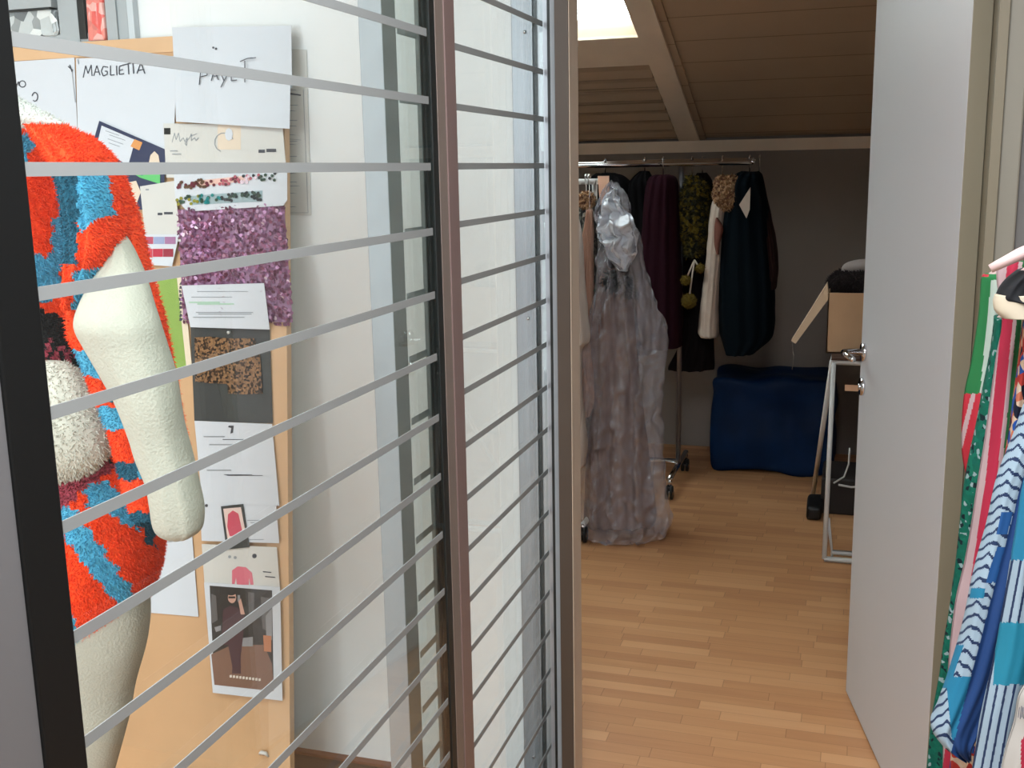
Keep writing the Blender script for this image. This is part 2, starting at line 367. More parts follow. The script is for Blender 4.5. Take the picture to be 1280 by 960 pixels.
# glazed partition: window_2 fixed pane, window_3 sliding leaf
A = 0.6646; A2 = 0.695
def px_y(px, X, py=208): return PX(px, py, -X).y
w2 = MB(); w2.box((-A - .03, .700, 0), (-A + .004, .7505, 2.69), charcoal).box((-A - .03, -2.45, 2.6), (-A + .004, .7, 2.69), alu_dark)
win2 = struct('window_2', w2, bevel=0.002)
gp = MB(); gp.box((-A - .008, .7505, 0.03), (-A, px_y(541, A), 2.66), glass_m); struct('glass_pane', gp, win2)
def stripes(x, y0, y1, z0=1.6085, step=0.1045):
    s = MB(); k = -15
    while k < 11:
        z = z0 + k * step; s.box((x - .0004, y0, z - .006), (x + .0008, y1, z + .006), frost); k += 1
    return s
struct('frosted_stripes', stripes(-A, .752, px_y(538, A)), win2)
gk = MB(); gk.box((-A - .012, px_y(541, A), 0.0), (-A + .002, px_y(547.2, A), 2.69), gasket); struct('rubber_seal', gk, win2)
ps = MB().box((-A - .004, px_y(547.2, A), 0), (-A + .003, px_y(557, A), 2.69), bronze).box((-A - .004, px_y(557, A), 0), (-A + .005, px_y(569.5, A), 2.69), bronze_red)
struct('post', ps, win2, bevel=0.001)
gq = MB().box((-A - .12, .655, 0), (-A - .03, .70, 2.69), alu_dark).box((-A - .03, .61, 0), (-A - .0, .70, 2.69), mat('grey_post', (108, 108, 109), .5)); struct('side_post', gq, win2)
struct('trim_partition_end', MB().box((-A - .05, -2.45, 0), (-A, .61, 2.6), white_wall))
y_st0, y_st1 = px_y(484.5, A2), px_y(501.5, A2)
w3 = MB(); w3.box((PY(455.5, 208, y_st0).x, y_st0, 0.0), (-A2, y_st1, 2.69), mat('satin_aluminium', (142, 145, 149), .5, .25))
kk = w3.m(alu_dark); w3.mi[3] = kk
w3.box((-A2 - .002, px_y(529.5, A2 - .006), 0.0), (-A2 + .006, px_y(543, A2 - .006), 2.69), alu_dark)
win3 = struct('window_3', w3, bevel=0.0015)
gp = MB(); gp.box((-A2 - .008, y_st1, .03), (-A2, 2.45, 2.66), glass_m); struct('glass_pane', gp, win3)
struct('frosted_stripes', stripes(-A2, y_st1 + .003, 2.448, 1.6095), win3)
struct('rubber_seal', MB().box((PY(686.8, 300, 2.44).x, 2.44, 0), (PY(690, 300, 2.44).x, 2.452, 2.69), gasket), win3)
# wall channel behind the leaf and the bronze doorway stile
yc = 2.455
def cx(px): return PY(px, 300, yc).x
ch = MB().box((cx(643.5), yc, 0), (cx(669), 2.4695, 2.69), alu).box((cx(669), yc + .008, 0), (cx(675), 2.4695, 2.69), gasket).box((cx(675), yc, 0), (cx(687), 2.4695, 2.69), alu)
chan = struct('trim_wall_channel', ch, bevel=0.0008)
scw = MB()
for px, py in ((660.5, 398), (667.5, 946), (656, 40)):
    p = PY(px, py, yc); scw.tube([p, p + Vector((0, -.004, 0))], [.0045, .0035], chrome, 14)
struct('screw', scw, chan)
stl = mat('umber_stile', (64, 52, 42), .5)
def sx(px, Y): return PY(px, 300, Y).x
struct('trim_stile', MB().box((sx(695.5, 2.343), 2.343, 0), (sx(712, 2.343), 2.40, 2.7), stl).box((-.668, 2.43, 0), (-.646, 2.47, 2.7), stl).box((sx(690, 2.40), 2.40, 0), (sx(695.5, 2.343) - .0005, 2.43, 2.7), mat('pale_edge', (140, 145, 150), .5)), bevel=0.0008)

struct('baseboard_back', MB().box((-4.0, 2.448, 0), (-0.72, 2.4695, .012), mat('red_brown_trim', (110, 66, 54), .5)))

MB().box((-1.75, 2.17, 0.0005), (-.74, 2.445, .006), mat('floor_shade_dark', (40, 38, 36), .8)).build('floor_shade_strip', None, origin=(-1.2, 2.3, 0), label='dark strip added for the shaded floor along the foot of the white wall', cat='dark strip')  # added strip; the shade at the wall's foot is put into its colour
# window in the workroom wall, top left
frm = mat('window_grey', (168, 174, 178), .5); frm2 = mat('window_pale', (198, 206, 212), .5); YW = 2.47
def wp(px, py, d=0): 
    p = PY(px, py, YW - d); return p
def vbar(mb, px0, px1, z0, z1, d, m, py=30):
    mb.box((wp(px0, py, d).x, YW - d, z0), (wp(px1, py, d).x, YW - .001, z1), m)
wv = MB(); zt = 2.5; zl = 1.93
vbar(wv, -40, 167, zl, wp(50, 46).z, .012, frm)                 # bottom rail
vbar(wv, 74, 98, zl, zt, .016, frm); vbar(wv, 98, 106.5, wp(100, 50).z, zt, .018, gasket); vbar(wv, 133, 146, zl, zt, .02, frm); vbar(wv, 146, 160, zl, zt, .0135, frm); vbar(wv, 160, 167.5, zl, zt, .022, frm2)
wv.box((wp(-40, 10).x, YW - .03, wp(40, 13).z), (wp(74, 10).x, YW - .001, zt), frm).box((wp(-40, 10).x, YW - .031, wp(40, 15.5).z), (wp(72, 10).x, YW - .001, wp(40, 13).z - .0005), gasket)
vbar(wv, 106.5, 111, zl, zt, .006, frm2)
win4 = struct('window_4', wv, bevel=0.0008)
bag1 = MB(); f0 = loft(bag1, [(12, 5, 74), (25, 6, 73), (38, 8, 74), (46, 12, 70)], YW - .014, blotch('silver_plastic', [(150, 156, 158), (196, 202, 204), (110, 116, 120), (226, 230, 230)], 34, .2, .8, .6), 14, 30, .007, 6, .002, 3, rough=.006)
bag1.build('silver_bag', None, origin=wp(40, 40), label='crumpled silver grey plastic bag behind the grey window pane, top left', cat='bag')
bag2 = MB(); loft(bag2, [(-6, 108, 130), (10, 108, 131), (30, 109, 133), (50, 111, 134)], YW - .018, blotch('coral_plastic', [(226, 92, 84), (232, 130, 118), (214, 120, 110), (236, 176, 168)], 40, .2, .8, .4), 16, 30, .008, 4, .002, 3, rough=.004)
bag2.build('coral_bag', None, origin=wp(120, 50), label='coral red plastic bag hanging in the window above the pin board', cat='bag')

# ================================================================== PIN BOARD AND PAPERS
BK = 0.2 / 1.95
def PB(px, py, off=0.0):
    """point on the leaning board's face, off = distance lifted towards the room"""
    d = ray(px, py); b0 = 2.24 - off
    t = (b0 + BK * 1.6) / (d.y - BK * d.z); return EYE + d * t
top_z = PB(120, 53).z; xr = PB(360, 500).x
bd = MB()
def bslab(x0, x1, z0, z1, f, b, m, mb=None):
    mb = mb or bd
    mb.prism([(x0, 2.24 + BK * z0 - f, z0), (x1, 2.24 + BK * z0 - f, z0), (x1, 2.24 + BK * z1 - f, z1), (x0, 2.24 + BK * z1 - f, z1)], (0, f + b, 0), m)
board = empty('pin_board', (-2.1, 2.26, 0), 'tall pale plywood pin board leaning on the white wall, covered in papers', 'pin board')
bslab(-2.75, xr - .001, .0, top_z, .0, .018, wood_lt); bd.build('panel', board)
ed = MB(); bslab(xr - .062, xr, .0, top_z + .003, .004, 0.019, mat('birch_edge', (214, 174, 134), .55, noise_s=6, noise_v=.03), ed); bslab(-2.75, xr - .062, top_z - .035, top_z + .003, .0035, 0.019, MC['birch_edge'], ed); ed.build('frame', board)

def lerp(a, b, t): return a + (b - a) * t
def sheet(name, poly, m, off, label, decor=(), lift=0.0, cat='paper', group=None, wall=False, ret=False, curl=0.0):
    ys = [p[1] for p in poly]; y0, y1 = min(ys), max(ys); xs = [p[0] for p in poly]; x0, x1 = min(xs), max(xs)
    def at(x, y, o=0):
        t = (y - y0) / (y1 - y0); q = (x - x0) / (x1 - x0)
        L = off + lift * t * t + curl * (q * (1 - q) * 4) * t + o
        return PY(x, y, 2.468 - L) if wall else PB(x, y, L)
    mb = MB(); n = len(poly)
    # gridded face (quads) so that the sheet can curl; general outlines as fans
    if n == 4:
        N = 8; (a, b, c, d) = poly; vs = []
        for j in range(N + 1):
            for i in range(N + 1):
                u, v = i / N, j / N; x = lerp(lerp(a[0], b[0], u), lerp(d[0], c[0], u), v); y = lerp(lerp(a[1], b[1], u), lerp(d[1], c[1], u), v)
                vs.append(at(x, y))
        K = (N + 1) ** 2; vs2 = [p + Vector((0, .0006, 0)) for p in vs]
        fs = []; e = N + 1
        for j in range(N):
            for i in range(N):
                fs.append((j*e+i, j*e+i+1, (j+1)*e+i+1, (j+1)*e+i)); fs.append((K+j*e+i, K+(j+1)*e+i, K+(j+1)*e+i+1, K+j*e+i+1))
        rim = [i for i in range(e)] + [j*e+N for j in range(1, e)] + [N*e+i for i in range(N-1, -1, -1)] + [j*e for j in range(N-1, 0, -1)]
        for i in range(len(rim)): p, q = rim[i], rim[(i+1) % len(rim)]; fs.append((p, p+K, q+K, q))
        mb.add(vs + vs2, fs, m)
    else:
        mb.prism([at(*p) for p in poly], (0, .0006, 0), m)
    for i, dd in enumerate(decor):
        P, dm = dd[0], dd[1]; o = .0005 + .00007 * min(i, 24) + (dd[2] if len(dd) > 2 else 0)
        if len(P) == 4 and max(abs(P[0][0]-P[2][0]), abs(P[0][1]-P[2][1])) > 12:
            mb.prism([at(*p, o) for p in P], (0, .0003, 0), dm)
        else: mb.prism([at(*p, o) for p in P], (0, .0003, 0), dm)
    c = at((x0 + x1) / 2, y1)
    return mb.build(name, None, origin=c, label=label, cat=cat, group=group)
def rect(x0, y0, x1, y1, sk=0.0): return [(x0, y0), (x1, y0 + sk), (x1, y1 + sk), (x0, y1)]
def strokes(lines, w, m):
    out = []
    for L in lines:
        for (xa, ya), (xb, yb) in zip(L, L[1:]):
            dx, dy = xb - xa, yb - ya; l = math.hypot(dx, dy) or 1; nx, ny = -dy / l * w / 2, dx / l * w / 2
            out.append(([(xa+nx, ya+ny), (xb+nx, yb+ny), (xb-nx, yb-ny), (xa-nx, ya-ny)], m))
    return out
def arc(cx_, cy, rx, ry, a0, a1, n=8): return [(cx_ + rx * math.cos(math.radians(a0 + (a1-a0)*i/n)), cy - ry * math.sin(math.radians(a0 + (a1-a0)*i/n))) for i in range(n+1)]
def disc(x, y, r, n=8, ry=None): return [(x + r * math.cos(2*PI*i/n), y + (ry or r) * math.sin(2*PI*i/n)) for i in range(n)]
def textlines(x0, x1, ys, m, sk=0.0, h=1.2, seed=1):
    rn = random.Random(seed); out = []
    for y in ys:
        a = x0 + rn.random() * (x1 - x0) * .25; b = x1 - rn.random() * (x1 - x0) * .45
        out.append(([(a, y), (b, y + sk * (b - a)), (b, y + sk * (b - a) + h), (a, y + h)], m))
    return out
GP = 'papers pinned on the plywood board'
# left sheet, tails of two words
sheet('paper_sheet', [(-60, 82), (93, 72), (99, 225), (-60, 235)], paper_w, .003, 'white sheet ending in two handwritten letters O, leftmost beside the charcoal frame',
      strokes([arc(28, 105, 4, 4, 0, 360, 12), arc(43.5, 121, 3.5, 5.5, -130, 170, 12), [(20, 108), (23, 102), (24, 107)], [(85, 83), (91, 88)], [(87, 81), (90, 90)]], 1.2, ink) + strokes([[(90, 90), (94, 128)]], .8, ink_lt), group=GP, lift=.004)
mg = [[(104, 97), (107, 82), (110, 92), (114, 81), (115, 95)], [(117, 95), (121, 82), (125, 94)], [(118.5, 90), (124, 90)],
      [(135, 84), (129, 83), (126.5, 89), (129, 95), (134, 93), (134, 89), (131, 89)], [(138, 82), (138, 94), (143, 93.5)], [(145.5, 82), (146, 94)],
      [(155, 81), (149, 83), (149, 93), (155, 92)], [(149, 88), (153.5, 87)], [(152, 82), (169, 77)], [(160, 80), (161, 93)], [(166, 79), (167, 92)],
      [(171, 92), (176, 78), (181, 92)], [(173, 88), (180, 86.5)]]
sheet('paper_sheet', [(95, 73), (222, 70), (215, 215), (98, 210)], paper_w, .0065, 'white sheet with MAGLIETTA written across its top in pen', strokes(mg, 1.3, ink) + strokes([[(97, 74), (98, 80)]], 1, ink_lt), group=GP, lift=.004)
pv = [[(249, 106), (251, 86), (258, 86), (259, 94), (251, 96)], [(264, 101), (268, 87), (273, 100)], [(266, 95), (272, 95)], [(277, 94), (280, 101), (285, 92)], [(280, 101), (276, 109)],
      [(296, 88), (289, 90), (289, 101), (296, 100)], [(289, 95), (294, 94)], [(300, 77), (309, 73), (320, 72)], [(306, 76), (306, 103)]]; PVH = .0075
sheet('paper_sheet', [(215, 34), (364, 32), (365, 110), (219, 112)], paper_w, .010, 'upper white sheet with PAYET written half hidden by a frosted stripe', [(a_, b_, PVH) for a_, b_ in strokes(pv, 1.2, ink)] + [(disc(270, 61, 1.6), ink), (disc(266.5, 59.5, 1.4), ink)], group=GP, curl=.004)
sheet('paper_sheet', [(218, 94), (363, 100), (362, 161), (220, 152)], paper_w, .016, 'blank folded white flap just under the PAYET writing', [], lift=.012, group=GP)
rows = []
for y in (112, 118, 131, 138, 150, 157, 168, 176, 180, 195, 206, 216, 227, 232, 241, 258): rows.append(([(351, y), (351 + random.uniform(14, 27), y), (351 + 20, y + 1), (351, y + 1)], ink_lt))
sheet('paper_document', [(340, 60), (383, 62), (389, 269), (346, 269)], paper_w2, .001, 'printed document of thin lines taped to the wall right of the board', rows + strokes([[(379, 112), (385, 266), (352, 266)], [(376, 175), (352, 173)]], .7, ink_lt) + [([(357, 115), (376, 118), (376, 120), (357, 117)], ink)], cat='document', wall=True)
navy = mat('navy_print', (32, 42, 78), .5); org = mat('orange_print', (216, 148, 84), .6); skin = mat('beige_print', (222, 204, 184), .7); teal = mat('teal_print', (40, 120, 110), .6); grn = mat('leaf_green_print', (96, 190, 110), .6)
sheet('swatch_card', [(124, 151), (207, 187), (204, 262), (150, 262), (112, 192)], navy, .0115, 'navy printed card with orange square, tucked behind the orange coat shoulder',
      [([(127, 157), (169, 175), (160, 207), (121, 182)], paper_w), ([(168, 174), (178, 178), (174, 188), (163, 183)], org)] + textlines(131, 160, (163, 168, 173, 178), ink_lt, .35, .9) +
      [([(186, 204), (188, 194), (193, 189), (198, 194), (200, 206)], skin), ([(165, 216), (200, 214), (200, 230), (175, 222)], grn), ([(162, 212), (180, 214), (178, 220)], teal), ([(150, 230), (170, 226), (176, 240), (168, 262), (160, 250)], skin)], cat='card')
sheet('swatch_card', [(204, 154), (353, 157), (359, 225), (208, 222)], paper_w2, .0125, 'cream card signed Maglietta with a beige hook cut-out',
      [(rect(272, 156, 301, 187), skin), (rect(205, 160, 213, 168), charcoal)] + strokes([[(215, 178), (218, 166), (220, 175), (223, 166), (225, 177), (229, 172), (231, 177), (234, 172), (233, 182), (231, 179), (237, 172), (239, 167), (239, 176), (243, 172), (245, 176), (248, 172)], [(238, 170), (246, 167)]], .8, ink_lt)
      + [(rect(323, 187, 331, 191), ink), (rect(333, 186, 345, 190), ink)] + strokes([arc(280, 178, 12, 12, 20, 250)], 1, ink_lt) + [(disc(286, 168, 5, 8, 8), paper_w)] + textlines(212, 228, (188, 192), ink_lt), cat='card')
seqm = {n: mat('sequin_' + n, c, .25, .6) for n, c in (('rose', (190, 92, 108)), ('wine', (112, 46, 62)), ('brown', (104, 78, 60)), ('black', (44, 50, 54)), ('teal', (34, 138, 140)), ('olive', (150, 146, 50)), ('pearl', (236, 214, 226)), ('green', (60, 84, 70)))}
dec = [([(244, 226), (312, 219), (312, 226), (246, 233)], mat('peach_tape', (232, 190, 178), .6)), ([(238, 245), (328, 238), (328, 252), (240, 256)], mat('bluegrey_tape', (150, 170, 176), .6))]
rn = random.Random(5)
def pick(x, row):
    if row == 0: return rn.choice(['brown', 'wine'] if x < 265 else (['rose', 'wine', 'rose'] if x < 300 else (['rose', 'pearl', 'black'] if x < 325 else ['black', 'green'])))
    return rn.choice(['olive', 'green'] if x < 250 else (['teal', 'teal', 'green'] if x < 275 else ['black', 'green', 'black']))
for i in range(70):
    x = rn.uniform(220, 347); y = 232 - (x - 220) * .085 + rn.uniform(-5, 4.5); dec.append((disc(x, y, 2.1, 7), seqm[pick(x, 0)], .0006 + .0002 * (i % 5)))
    x = rn.uniform(219, 327); y = 251 - (x - 220) * .06 + rn.uniform(-5, 5); dec.append((disc(x, y, 2.1, 7), seqm[pick(x, 1)], .0006 + .0002 * (i % 5)))
sheet('sequin_sample_card', [(217, 214), (359, 210), (359, 250), (354, 257), (240, 264), (232, 262), (219, 248)], paper_w, .0145, 'white rounded card carrying two rows of coloured sequin samples', dec, cat='card')
sheet('swatch_card', [(175, 233), (218, 226), (226, 302), (182, 302)], paper_w2, .013, 'blank cream card left of the purple sequins, with small black print', [(rect(197, 266, 203, 269), ink), (rect(205, 265, 216, 268), ink), (rect(182, 236, 186, 238), ink_lt)], cat='card')
cc = [(176, 70, 96), (150, 160, 196), (160, 110, 150), (200, 60, 80), (186, 30, 62), (150, 26, 52)]
dd = []
for i in range(3):
    x = 178 + i * 14; dd.append((rect(x, 296, x + 13.5, 305), mat('chip%d' % i, cc[i], .5))); x = 178 + i * 13; dd.append((rect(x, 311, x + 12.5, 321), mat('chip%d' % (i + 3), cc[i+3], .5)))
sheet('colour_chart', [(172, 293), (224, 293), (215, 333), (170, 330)], paper_w, .0145, 'small white colour chart with two rows of pink and crimson chips', dd, cat='colour chart')
# purple sequin cloth
sq = MB(); base_p = mat('mauve_mesh', (150, 108, 142), .6)
vs = []; NX, NY = 24, 24
def sqp(u, v, o=0): 
    x = lerp(lerp(222, 355, u), lerp(229, 366, u), v); y = lerp(lerp(262, 255, u), lerp(400, 403, u), v)
    return PB(x, y, .007 + .003 * math.sin(u * 17 + 2 * v) + .002 + o)
for j in range(NY + 1):
    for i in range(NX + 1): vs.append(sqp(i / NX, j / NY))
sq.add(vs, [(j*(NX+1)+i, j*(NX+1)+i+1, (j+1)*(NX+1)+i+1, (j+1)*(NX+1)+i) for j in range(NY) for i in range(NX)], base_p)
sqs = [mat('paillette_%d' % i, c, .3, .35) for i, c in enumerate([(138, 92, 132), (110, 60, 98), (168, 118, 158), (96, 44, 72), (196, 156, 190), (124, 76, 110), (150, 88, 122)])] + [mat('paillette_glint', (250, 226, 244), .15, .3)]
for i in range(1900):
    u, v = random.random(), random.random() * 1.015; p = sqp(u, min(v, 1), .002 + .002 * random.random()); r = .0052
    if v > 1: p.z -= .005
    a = Vector((1, random.uniform(-.5, .5), random.uniform(-.2, .2))).normalized(); b = Vector((random.uniform(-.2, .2), random.uniform(-.6, .3), 1)).normalized()
    sq.add([p + a * (r * math.cos(q * PI / 3.5)) + b * (r * math.sin(q * PI / 3.5)) for q in range(7)], [tuple(range(7))], random.choices(sqs, [5, 5, 4, 4, 2, 4, 4, .35])[0])
sq.build('sequin_fabric', None, origin=PB(295, 400), label='purple sequined fabric swatch hanging on the board below the sample card', cat='fabric swatch')
sheet('paper_note', [(227, 357), (330, 354), (337, 412), (238, 409)], paper_w, .0175, 'white note with faint green writing overlapping the purple sequins', textlines(234, 300, (377, 379), ink_gr, 0, 2) + textlines(240, 320, (390, 392, 396), ink_lt, 0, 1.2, 4) + textlines(236, 325, (364, 371), ink_lt, 0, .8, 9), group=GP)
blk = mat('black_card', (46, 50, 52), .6)
leo = blotch('leopard_print', [(120, 88, 60), (62, 44, 34), (150, 112, 78), (40, 32, 28), (132, 100, 74)], 190, .8, .2, .2)
lc = sheet('black_card', [(238, 409), (337, 412), (341, 529), (243, 526)], blk, .008, 'black card holding a leopard print fabric scrap', [([(268, 470), (338, 440), (340, 526), (285, 526)], mat('black_film', (52, 56, 56), .25))], cat='card')
lf = MB(); lp = [(243, 422), (262, 421), (284, 423), (318, 423), (325, 446), (328, 492), (306, 493), (285, 492), (284, 480), (264, 479), (244, 477)]
lf.prism([PB(x, y, .012) for x, y in lp], (0, .0015, 0), leo); lf.build('leopard_swatch', None, origin=PB(285, 490), label='leopard print scrap pinned on the black card', cat='fabric swatch')
pn = MB(); p = PB(288, 415, .013); pn.tube([p, p + Vector((0, -.006, 0)), p + Vector((0, -.01, 0))], [.002, .003, .0042], white_metal, 12); pn.build('push_pin', None, origin=p, label='white push pin above the leopard print scrap', cat='pin')
sheet('paper_form', [(243, 526), (340, 530), (349, 632), (253, 630)], paper_w, .0105, 'white typed form directly under the black card', textlines(253, 298, (545, 555, 587), ink_lt, 0, 1.6) + textlines(275, 330, (549, 593, 594), ink, 0, .8, 3) + [([(286, 532), (292, 532), (291, 541), (288, 542), (289, 535), (285, 534)], ink)], group=GP, lift=.003)
pink = mat('pink_jacket_print', (200, 74, 96), .6); pink2 = mat('soft_pink_print', (214, 110, 128), .6)
sheet('paper_form', [(250, 627), (345, 631), (349, 679), (252, 676)], paper_w, .0125, 'white sheet behind the black-bordered jacket picture', textlines(308, 335, (650, 653, 674), ink_lt, 0, 1) + [(disc(258, 632, 2), ink)], group=GP)
sheet('picture_card', [(276, 633), (304, 630), (312, 684), (283, 687)], blk, .0150, 'black-bordered picture of a crimson jacket', [([(279, 636), (301, 634), (308, 672), (285, 678)], mat('pale_pink_print', (226, 200, 192), .6)), ([(285, 643), (291, 638), (298, 642), (303, 664), (297, 671), (287, 670), (284, 658)], pink)], cat='picture')
sheet('paper_form', [(252, 680), (346, 684), (350, 738), (256, 734)], paper_w2, .0115, 'cream sheet with a pink jacket print above the person photo',
      [([(290, 713), (297, 708), (307, 709), (315, 716), (317, 731), (313, 731), (311, 722), (311, 731), (296, 731), (295, 722), (293, 731), (290, 731)], pink2)] + [(disc(318, 695, 3), ink), (disc(287, 696, 2), ink_lt), (disc(294, 697, 2), ink_lt)] + textlines(328, 346, (714, 720), ink, .1, 1.2), group=GP)
sheet('paper_sheet', [(180, 640), (240, 668), (248, 771), (176, 765)], paper_w, .004, 'plain white sheet low on the board, hanging below the cream arm', textlines(196, 218, (672, 677), ink_lt, 0, .8), group=GP)
# photo of a person
dk = mat('photo_dark', (38, 38, 40), .4); pl = mat('photo_plum', (72, 48, 56), .4); fb = mat('photo_floor', (124, 92, 78), .4); sk_ = mat('photo_skin', (200, 156, 140), .4); mg_ = mat('photo_grey', (92, 90, 92), .4); lg_ = mat('photo_light', (140, 140, 144), .4)
cw = mat('caption_white', (226, 216, 204), .5)
ph = [([(262, 732), (340, 738), (342, 862), (268, 855)], dk), ([(264, 818), (290, 806), (330, 806), (340, 830), (342, 864), (268, 856)], fb),
      ([(264, 742), (270, 745), (272, 775), (264, 780)], mg_), ([(310, 740), (318, 741), (317, 770), (311, 768)], mg_), ([(326, 746), (338, 748), (338, 790), (328, 786)], mg_), ([(332, 770), (340, 760), (340, 800), (333, 800)], lg_),
      ([(300, 798), (316, 796), (316, 808), (300, 808)], lg_), ([(329, 794), (339, 795), (339, 815), (330, 814)], mat('photo_orange', (186, 120, 84), .4)),
      ([(279, 762), (288, 757), (298, 760), (305, 770), (304, 795), (298, 842), (290, 842), (292, 806), (276, 806), (278, 780)], pl), ([(284, 800), (300, 796), (301, 842), (292, 842)], pl), 
      (disc(290, 747, 5.2, 12, 7), sk_), (disc(289, 741, 5.8, 10, 3.5), dk), ([(297, 744), (300, 744), (300, 752), (297, 752)], lg_), ([(298, 752), (301, 748), (304, 760), (306, 768), (301, 768)], sk_), (rect(285.5, 745.5, 294, 748), dk),
      ([(268, 784), (276, 782), (276, 788), (270, 790)], lg_)]
for i, x in enumerate(range(287, 324, 4)): ph.append(([(x, 844 + (x-287)*.12), (x + 2.6, 843.6 + (x-287)*.12), (x + 2.8, 846.8 + (x-287)*.12), (x + .2, 847 + (x-287)*.12)], cw))
sheet('photo_print', [(255, 728), (350, 734), (353, 876), (266, 866)], paper_w, .0145, 'white-bordered photo of a person in plum clothes holding a phone', ph, cat='photo')
sheet('fabric_strip', [(196, 346), (223, 348), (234, 462), (210, 466)], mat('lime_felt', (142, 172, 84), .9, bump=.3, bump_s=400), .0045, 'lime green fabric strip beside the orange sleeve edge', cat='fabric swatch')
ts = MB()
tz = [(222, 350), (226, 350), (229, 372), (224, 372)]
leo_edge = [([(223 + rn.uniform(0, 4), 352 + i * 5), (226 + rn.uniform(0, 3), 353 + i * 5), (227, 356 + i * 5), (224, 356 + i * 5)], ink) for i in range(10)]
sheet('fabric_strip', [(221, 346), (229, 346), (240, 460), (233, 460)], mat('cream_felt', (230, 214, 190), .9), .006, 'narrow cream strip with black specks right of the lime strip', leo_edge, cat='fabric swatch')
cl = MB(); p = PB(330, 942, .004)
cl.tube([p + Vector((-.012, 0, -.002)), p + Vector((-.004, -.006, .006)), p + Vector((.008, -.006, .006)), p + Vector((.013, 0, -.006))], [.004, .0055, .005, .003], white_metal, 10); cl.tube([p + Vector((0, .003, 0)), p + Vector((0, -.004, 0))], .004, chrome, 10)
cl.build('clip', None, origin=p, label='small shiny clip fixed low on the plywood board', cat='clip')

# ================================================================== MANNEQUIN AND COAT
calico = mat('cream_calico', (184, 179, 166), .9, bump=.25, bump_s=260, noise_s=10, noise_v=.03)
Yb = 1.40
man = empty('mannequin', (PY(40, 900, Yb).x, Yb, 0), 'cream cloth dress form with one arm, wearing the orange and blue coat', 'mannequin')
tb = MB()
loft(tb, [(128, -75, 0, .04), (150, -95, 20, .05), (180, -108, 50, .07), (300, -110, 80, .10), (500, -100, 100, .09), (640, -100, 150, .10), (740, -95, 178, .10), (800, -80, 178, .095), (860, -60, 163, .085), (900, -52, 156, .08), (955, -45, 142, .07), (1040, -40, 120, .055)], Yb, calico, 60, 40, shape=2.1)
tb.build('torso', man)
a = MB(); loft(a, [(292, 148, 154, .01, .07), (312, 142, 164, .02, .06), (345, 122, 176, .032, .04), (378, 104, 185, .04, .015), (405, 99, 194, .044), (433, 113, 203, .044), (467, 134, 213, .042), (499, 150, 220, .038), (540, 166, 228, .035), (570, 175, 235, .034), (600, 186, 243, .033), (630, 190, 249, .033), (652, 193, 250, .031), (665, 199, 248, .026), (673, 214, 236, .014)], 1.22, calico, 70, 40, shape=2.1, amp=.0012, k=3, rough=.003)
a.build('arm', man)
st = MB(); fx = PY(40, 900, Yb).x; st.tube([(fx, Yb, .04), (fx, Yb, .75)], .016, chrome, 16); st.build('stand_pole', man)
st = MB(); st.tube([(fx, Yb, 0.001), (fx, Yb, .012), (fx, Yb, .02)], [.16, .16, .10], charcoal, 40); st.build('stand_base', man)

fo = mat('orange_fleece', (252, 74, 22), .95, noise_s=60, noise_v=.12); fbm = mat('blue_fleece', (84, 172, 206), .95, noise_s=60, noise_v=.12)
fw = mat('white_fleece', (206, 205, 200), .95); fcr = mat('cream_fleece', (206, 202, 190), .95, noise_s=50, noise_v=.06); fpk = mat('rose_melange_fleece', (164, 66, 82), .95, noise_s=220, noise_v=.35)
fbl = mat('black_knit', (18, 18, 20), .95); ftl = mat('teal_and_shaded_fleece', (30, 92, 116), .95, noise_s=50, noise_v=.1)
coat = empty('fleece_coat', (fx, Yb, PY(100, 800, Yb).z), 'shaggy orange and blue fleece coat with white collar, worn by the dress form', 'coat')
REG = [  # garment pattern of the body panel
 ([(15, 158), (43, 176), (33, 212), (-20, 215), (-60, 150)], 'b'), ([(96, 218), (66, 280), (62, 320), (36, 330), (36, 385), (70, 372), (80, 330), (98, 290), (105, 225)], 'b'),
 ([(40, 316), (74, 322), (74, 350), (68, 375), (30, 378), (30, 330)], 'b'), ([(30, 384), (52, 384), (86, 404), (100, 440), (112, 480), (126, 520), (132, 560), (110, 500), (96, 470), (30, 428)], 'k'),
 ([(30, 424), (66, 426), (98, 446), (112, 478), (108, 500), (88, 478), (30, 462)], 'z'), ([(88, 478), (112, 486), (128, 520), (138, 560), (140, 590), (128, 560), (112, 510)], 'k'),
 ([(30, 640), (30, 598), (66, 602), (100, 590), (134, 560), (141, 588), (110, 606), (76, 640), (30, 660)], 'p'),
 ([(106, 440), (124, 438), (136, 470), (124, 478), (112, 470)], 'b'), ([(122, 508), (146, 506), (156, 536), (136, 542)], 'b'), ([(142, 570), (176, 566), (190, 600), (158, 606)], 't'), ([(158, 572), (184, 568), (188, 592), (166, 598)], 'b'),
 ([(164, 640), (192, 636), (194, 688), (186, 680)], 't'),
 ([(70, 636), (90, 632), (190, 772), (178, 790), (150, 760), (112, 712), (74, 664)], 'b'), ([(104, 612), (126, 600), (150, 612), (168, 640), (172, 664), (150, 650), (128, 640), (110, 634)], 'b'),
 ([(80, 760), (92, 770), (104, 805), (60, 805)], 'b'), ([(158, 780), (182, 762), (176, 790)], 'b')]
KM = {'b': fbm, 'k': fbl, 'p': fpk, 't': ftl, 'z': None}
def coatmat(x, y, c):
    x += 3 * math.sin(y * .3) ; y += 2 * math.sin(x * .4)
    r = fo
    for P, k in REG:
        if inpoly(x, y, P):
            r = KM[k] if k != 'z' else (fpk if math.sin(x * .42 + y * .16 + 1.5 * math.sin(y * .09)) > -.1 else fbl)
    return r
cb = MB()
